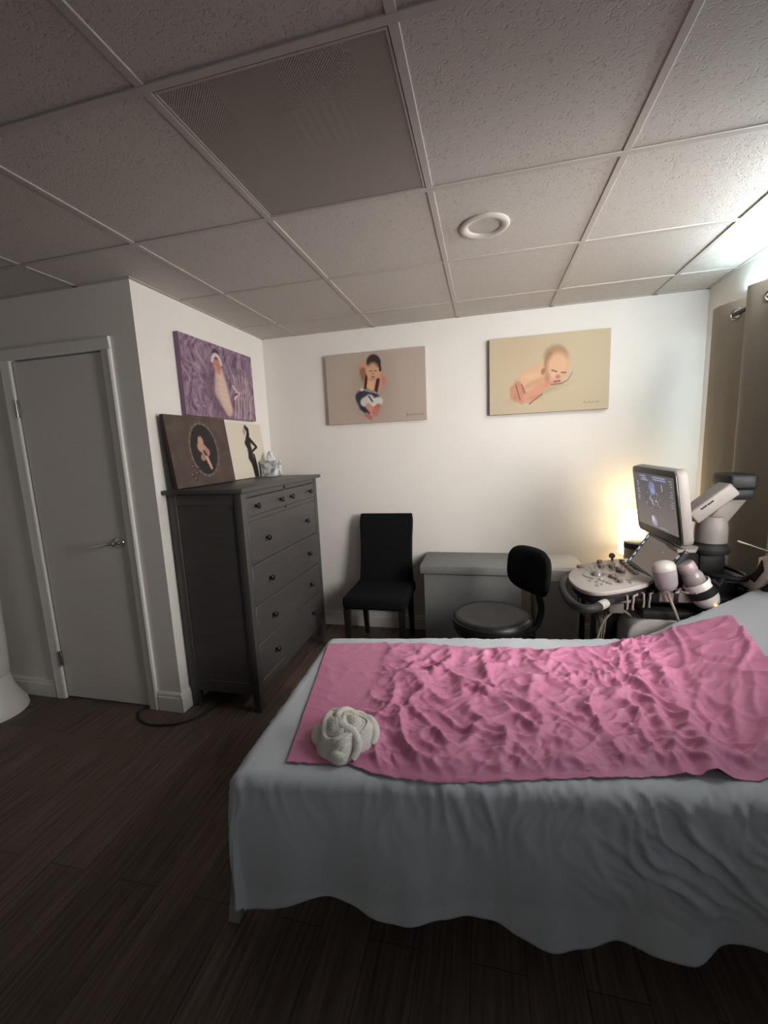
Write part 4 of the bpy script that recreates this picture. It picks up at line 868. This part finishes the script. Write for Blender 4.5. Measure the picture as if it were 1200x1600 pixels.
# handle
hp = catmull([(1.86, 1.40, .715), (1.80, 1.31, .715), (1.772, 1.18, .715), (1.762, 1.02, .715), (1.785, .905, .715), (1.84, .888, .715), (1.91, .955, .718), (1.985, 1.035, .72), (2.09, 1.085, .72), (2.20, 1.12, .72)], 8)
obj('handle', MB().tube(hp, .019, 14), mat('handle_rubber', (.018, .018, .018), .55, spec=.3), us)
obj('handle_label', MB().tube([hp[44], hp[46], hp[48]], .0205, 14), mat('label_grey', (.33, .32, .30), .6), us)
HOLD = mat('holder_plastic', (.28, .24, .225), .4)
for x, y in ((2.020, 1.030), (2.098, 1.068)):
    mb = MB(); c = Vector((x, y, .742))
    mb.tube([c+Vector((.036*math.cos(a), .036*math.sin(a), 0)) for a in np.linspace(-PI/2+.35, 1.5*PI-.35, 22)], .0045, 8)
    for s_ in (-1, 1):
        q0 = c+Vector((.036*math.cos(-PI/2+.35*s_), .036*math.sin(-PI/2+.35*s_), 0)); mb.tube(catmull([q0, q0+Vector((0, -.004, -.02)), q0+Vector((-.002*s_, -.002, -.045)), q0+Vector((0, 0, -.065))], 4), .005, 8)
    mb.prism([(-.03, 0), (.03, 0), (.018, -.05), (-.018, -.05)], .004, c+Vector((0, .024, -.004)), (1, 0, 0), (0, 0, 1))
    obj('probe_holder', mb, HOLD, us)
for (x, y) in ((2.18, 1.02), (2.255, 1.02)):
    mb = MB(); c = Vector((x, y, .765)); mb.tube([c+Vector((.034*math.cos(a), .034*math.sin(a), 0)) for a in np.linspace(-PI/2+.35, 1.5*PI-.35, 22)], .0045, 8).box((x-.03, y+.02, .70), (x+.03, y+.045, .75), .008)
    obj('probe_holder', mb, HOLD, us)
obj('holder_bracket', MB().box((2.10, 1.045, .69), (2.34, 1.12, .745), .012), BLKP, us)
# oval side tray
tcx, tcy, tz = 2.415, 1.205, .815
an = np.linspace(0, 2*PI, 48, endpoint=False)
obj('tray_rim', MB().tube([(tcx+.098*math.cos(a)-.02*math.sin(a), tcy+.155*math.sin(a)-.03*math.cos(a), tz) for a in an], .012, 10, closed=True), BLKP, us)
mb = MB(); vs = [(tcx, tcy, tz-.03)]; fs = []
for r, dz in ((.5, -.03), (.85, -.025), (1, 0)):
    for a in an: vs.append((tcx+r*(.098*math.cos(a)-.02*math.sin(a)), tcy+r*(.155*math.sin(a)-.03*math.cos(a)), tz+dz))
K = len(an)
for k in range(K): fs.append((0, 1+k, 1+(k+1) % K))
for i in range(2):
    for k in range(K): l = (k+1) % K; fs.append((1+i*K+k, 1+i*K+l, 1+(i+1)*K+l, 1+(i+1)*K+k))
obj('side_tray', MB().add(vs, fs), mat('tray_grey', (.22, .23, .22), .3), us)
obj('cable_hook', MB().tube([(2.33, 1.02, .79), (2.34, 1.0, .82), (2.355, 1.0, .80), (2.37, 1.01, .825), (2.39, 1.03, .80)], .010, 8), BLKP, us)
# cables
cb = obj('looped_cable', MB().tube(catmull([(1.905, 1.12, .40), (1.92, 1.12, .457), (1.932, 1.12, .518), (1.953, 1.12, .574), (1.993, 1.12, .620), (2.034, 1.12, .622), (2.068, 1.12, .591), (2.080, 1.12, .549), (2.067, 1.12, .503), (2.035, 1.12, .465), (2.0, 1.12, .42)], 6), .006, 8), CORDG, us)
obj('cable_bracket', MB().box((1.965, 1.10, .615), (2.03, 1.14, .665), .006), GRYP, us)
obj('thin_cable', MB().tube(catmull([(1.868, 1.2, .70), (1.848, 1.2, .66), (1.856, 1.2, .60), (1.885, 1.2, .545), (1.93, 1.2, .505), (1.962, 1.2, .43), (1.97, 1.21, .30)], 6), .0035, 6), CORDB, us)
obj('cable_plug', MB().lathe([(.012, 0), (.018, .01), (.018, .03), (.008, .045)], (1.862, 1.2, .655), 14, (.2, 0, 1)), BLKP, us)
for k in range(3): obj('thin_cable', MB().tube(catmull([(1.945+.012*k, 1.16, .66), (1.93+.02*k, 1.16, .58), (1.945+.01*k, 1.17, .50), (1.93+.014*k, 1.18, .36)], 6), .0035, 6), CORDG if k else CORDB, us)
obj('clear_bag', MB().box((1.93, 1.175, .47), (1.975, 1.195, .64), .01), mat('clear_film', (.35, .30, .28), .25, alpha=.6), us)

# transducer probe in the holder
pb = thing('ultrasound_probe', 'chunky white ultrasound probe standing upright in a holder below the touch screen', 'probe', (2.15, 1.02, .78))
d = Vector((-.22, 0, 1)).normalized(); org = Vector((2.172, 1.015, .775))
PRB = mat('probe_plastic', (.24, .22, .23), .4)
obj('probe_head', MB().lathe([(.018, -.012), (.034, .0), (.041, .02), (.044, .055), (.045, .078), (.045, .086)], org, 36, d, 1.05, .85), PRB, pb)
obj('probe_lens', MB().lathe([(.0445, .0865), (.045, .098), (.040, .112), (.028, .122), (.012, .127), (0, .128)], org, 36, d, 1.05, .85), mat('probe_lens_pale', (.42, .39, .36), .3), pb, label='pale domed scanning face')
obj('probe_cable', MB().tube(catmull([org-d*.010, (2.177, 1.015, .745), (2.19, 1.015, .71), (2.205, 1.01, .67), (2.221, 1.01, .62), (2.226, 1.02, .56), (2.22, 1.03, .50)], 6), .0062, 10), CORDG, pb)
# gel warmer and bottle
gw = thing('gel_warmer', 'round-bottomed white gel warmer cup with orange light and black strap', 'gel warmer', (2.33, 1.0, .70))
dg = Vector((-.50, .05, .86)).normalized(); og = Vector((2.352, 1.03, .690))
obj('warmer_cup', MB().lathe([(0, 0), (.022, .004), (.040, .018), (.050, .042), (.053, .07), (.053, .128), (.050, .132), (.046, .128), (.045, .07), (0, .065)], og, 40, dg), WHP, gw)
obj('warmer_strap', MB().lathe([(.0535, .064), (.057, .066), (.057, .098), (.0535, .100)], og, 40, dg), BLKP, gw)
lp_ = og+dg*.034+Vector((.012, -.046, -.006)); obj('indicator_light', MB().lathe([(.005, 0), (.005, .004), (0, .006)], lp_, 14, (.2, -1, -.2)), mat('orange_indicator', (1, .5, .1), .4, emit=(1, .45, .08), estr=6), gw)
gb_ = thing('gel_bottle', 'translucent capped gel bottle standing in the white warmer cup', 'bottle', og+dg*.08)
obj('bottle_body', MB().lathe([(.030, .068), (.040, .072), (.041, .14), (.041, .16), (.034, .178), (.030, .182)], og, 36, dg), mat('bottle_translucent', (.30, .27, .27), .2, alpha=.85), gb_)
obj('bottle_cap', MB().lathe([(.033, .182), (.036, .186), (.036, .215), (.030, .224), (0, .226)], og, 36, dg), mat('bottle_cap_pink', (.31, .255, .26), .4), gb_)

# ---------------- cream framed stand at the right edge ----------------
sd = thing('equipment_stand', 'cream and black framed stand with thin chrome top rail beside the curtain', 'stand', (2.52, 1.05, 0))
poly = [(.93, .955), (1.00, .925), (1.00, .895), (1.014, .861), (1.06, .822), (1.13, .775), (1.215, .748), (1.215, .738), (1.10, .750), (1.02, .770), (.96, .82), (.92, .88), (.90, .955)]
obj('stand_frame', MB().prism(poly, .02, (2.49, 0, 0), (0, 1, 0), (0, 0, 1), .003), CREAMP, sd)
obj('inset_pad', MB().prism([(.972, .922), (.955, .880), (1.007, .815), (1.055, .822), (1.005, .865), (.985, .900)], -.003, (2.489, 0, 0), (0, 1, 0), (0, 0, 1)), BLKP, sd)
obj('inset_pad', MB().prism([(1.125, .774), (1.04, .776), (1.06, .762), (1.16, .757)], -.003, (2.489, 0, 0), (0, 1, 0), (0, 0, 1)), BLKP, sd)
obj('top_rail', MB().tube([(2.50, 1.165, .955), (2.50, 1.02, .957), (2.50, .86, .965)], .006, 10), CHROME, sd)
obj('support_arm', MB().tube(catmull([(2.51, .90, .86), (2.51, .96, .80), (2.51, 1.03, .755), (2.51, 1.14, .728)], 6), .016, 10), DKP, sd)
obj('post', MB().tube([(2.545, 1.01, .75), (2.52, 1.01, .77)], .014, 10).box((2.53, .99, .655), (2.556, 1.04, .76), .004), DKP, sd)

# ---------------- pedestal fan ----------------
fc_ = Vector((-1.46, .665, 0)); pf = thing('tower_fan', 'white tower fan with flared open base at the left edge by the door', 'fan', fc_)
FW = mat('fan_white_plastic', (.60, .58, .55), .4)
def shell(prof, a0, a1, n, th=.006):
    mb = MB(); vs = []; A_ = np.linspace(a0, a1, n)
    for r, z in prof:
        for a in A_: vs.append((fc_.x+r*math.cos(a), fc_.y+r*math.sin(a)*.9, z))
    for r, z in prof:
        for a in A_: vs.append((fc_.x+(r-th)*math.cos(a), fc_.y+(r-th)*math.sin(a)*.9, z))
    m_ = len(prof); o_ = m_*n; fs = []
    for i in range(m_-1):
        for k in range(n-1):
            fs.append((i*n+k, i*n+k+1, (i+1)*n+k+1, (i+1)*n+k)); fs.append((o_+i*n+k, o_+(i+1)*n+k, o_+(i+1)*n+k+1, o_+i*n+k+1))
    for i in range(m_-1):
        for k in (0, n-1): fs.append((i*n+k, (i+1)*n+k, o_+(i+1)*n+k, o_+i*n+k))
    for k in range(n-1):
        for i in (0, m_-1): fs.append((i*n+k, i*n+k+1, o_+i*n+k+1, o_+i*n+k))
    return mb.add(vs, fs)
fp = [(.205, 0), (.200, .035), (.172, .085), (.150, .14), (.140, .20), (.137, .225)]
obj('base_flare', shell(fp, -.62, 1.4, 24), FW, pf); obj('base_flare', shell(fp, PI-1.4, PI+.62, 24), FW, pf)
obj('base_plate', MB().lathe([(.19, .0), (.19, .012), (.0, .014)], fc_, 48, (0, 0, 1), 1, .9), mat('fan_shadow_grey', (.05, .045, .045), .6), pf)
obj('fan_body', MB().lathe([(.137, .226), (.140, .23), (.140, .26), (.143, .30), (.150, .45), (.156, .70), (.160, .90), (.150, .98), (.11, 1.02), (0, 1.03)], fc_, 56, (0, 0, 1), 1, .9), FW, pf)
gr_ = MB()
for i in range(28):
    z_ = .40+i*.016; gr_.tube([(fc_.x+.157*math.cos(a), fc_.y+.157*.9*math.sin(a), z_) for a in np.linspace(-2.2, -.55, 16)], .003, 5)
obj('air_grille', gr_, BLKP, pf)
# black cord on the floor
cd = MB().tube(catmull([(-.52, .865, .006), (-.545, .83, .006), (-.50, .775, .006), (-.42, .738, .006), (-.33, .738, .006), (-.24, .765, .006), (-.165, .84, .006), (-.12, .97, .006), (-.09, 1.10, .006), (-.10, 1.35, .006)], 8), .0055, 8)
co_ = obj('power_cord', cd, CORDB); tag(co_, 'black power cord looping over the floor from door frame to chest of drawers', 'cord'); loc_origin(co_, (-.33, .74, 0))
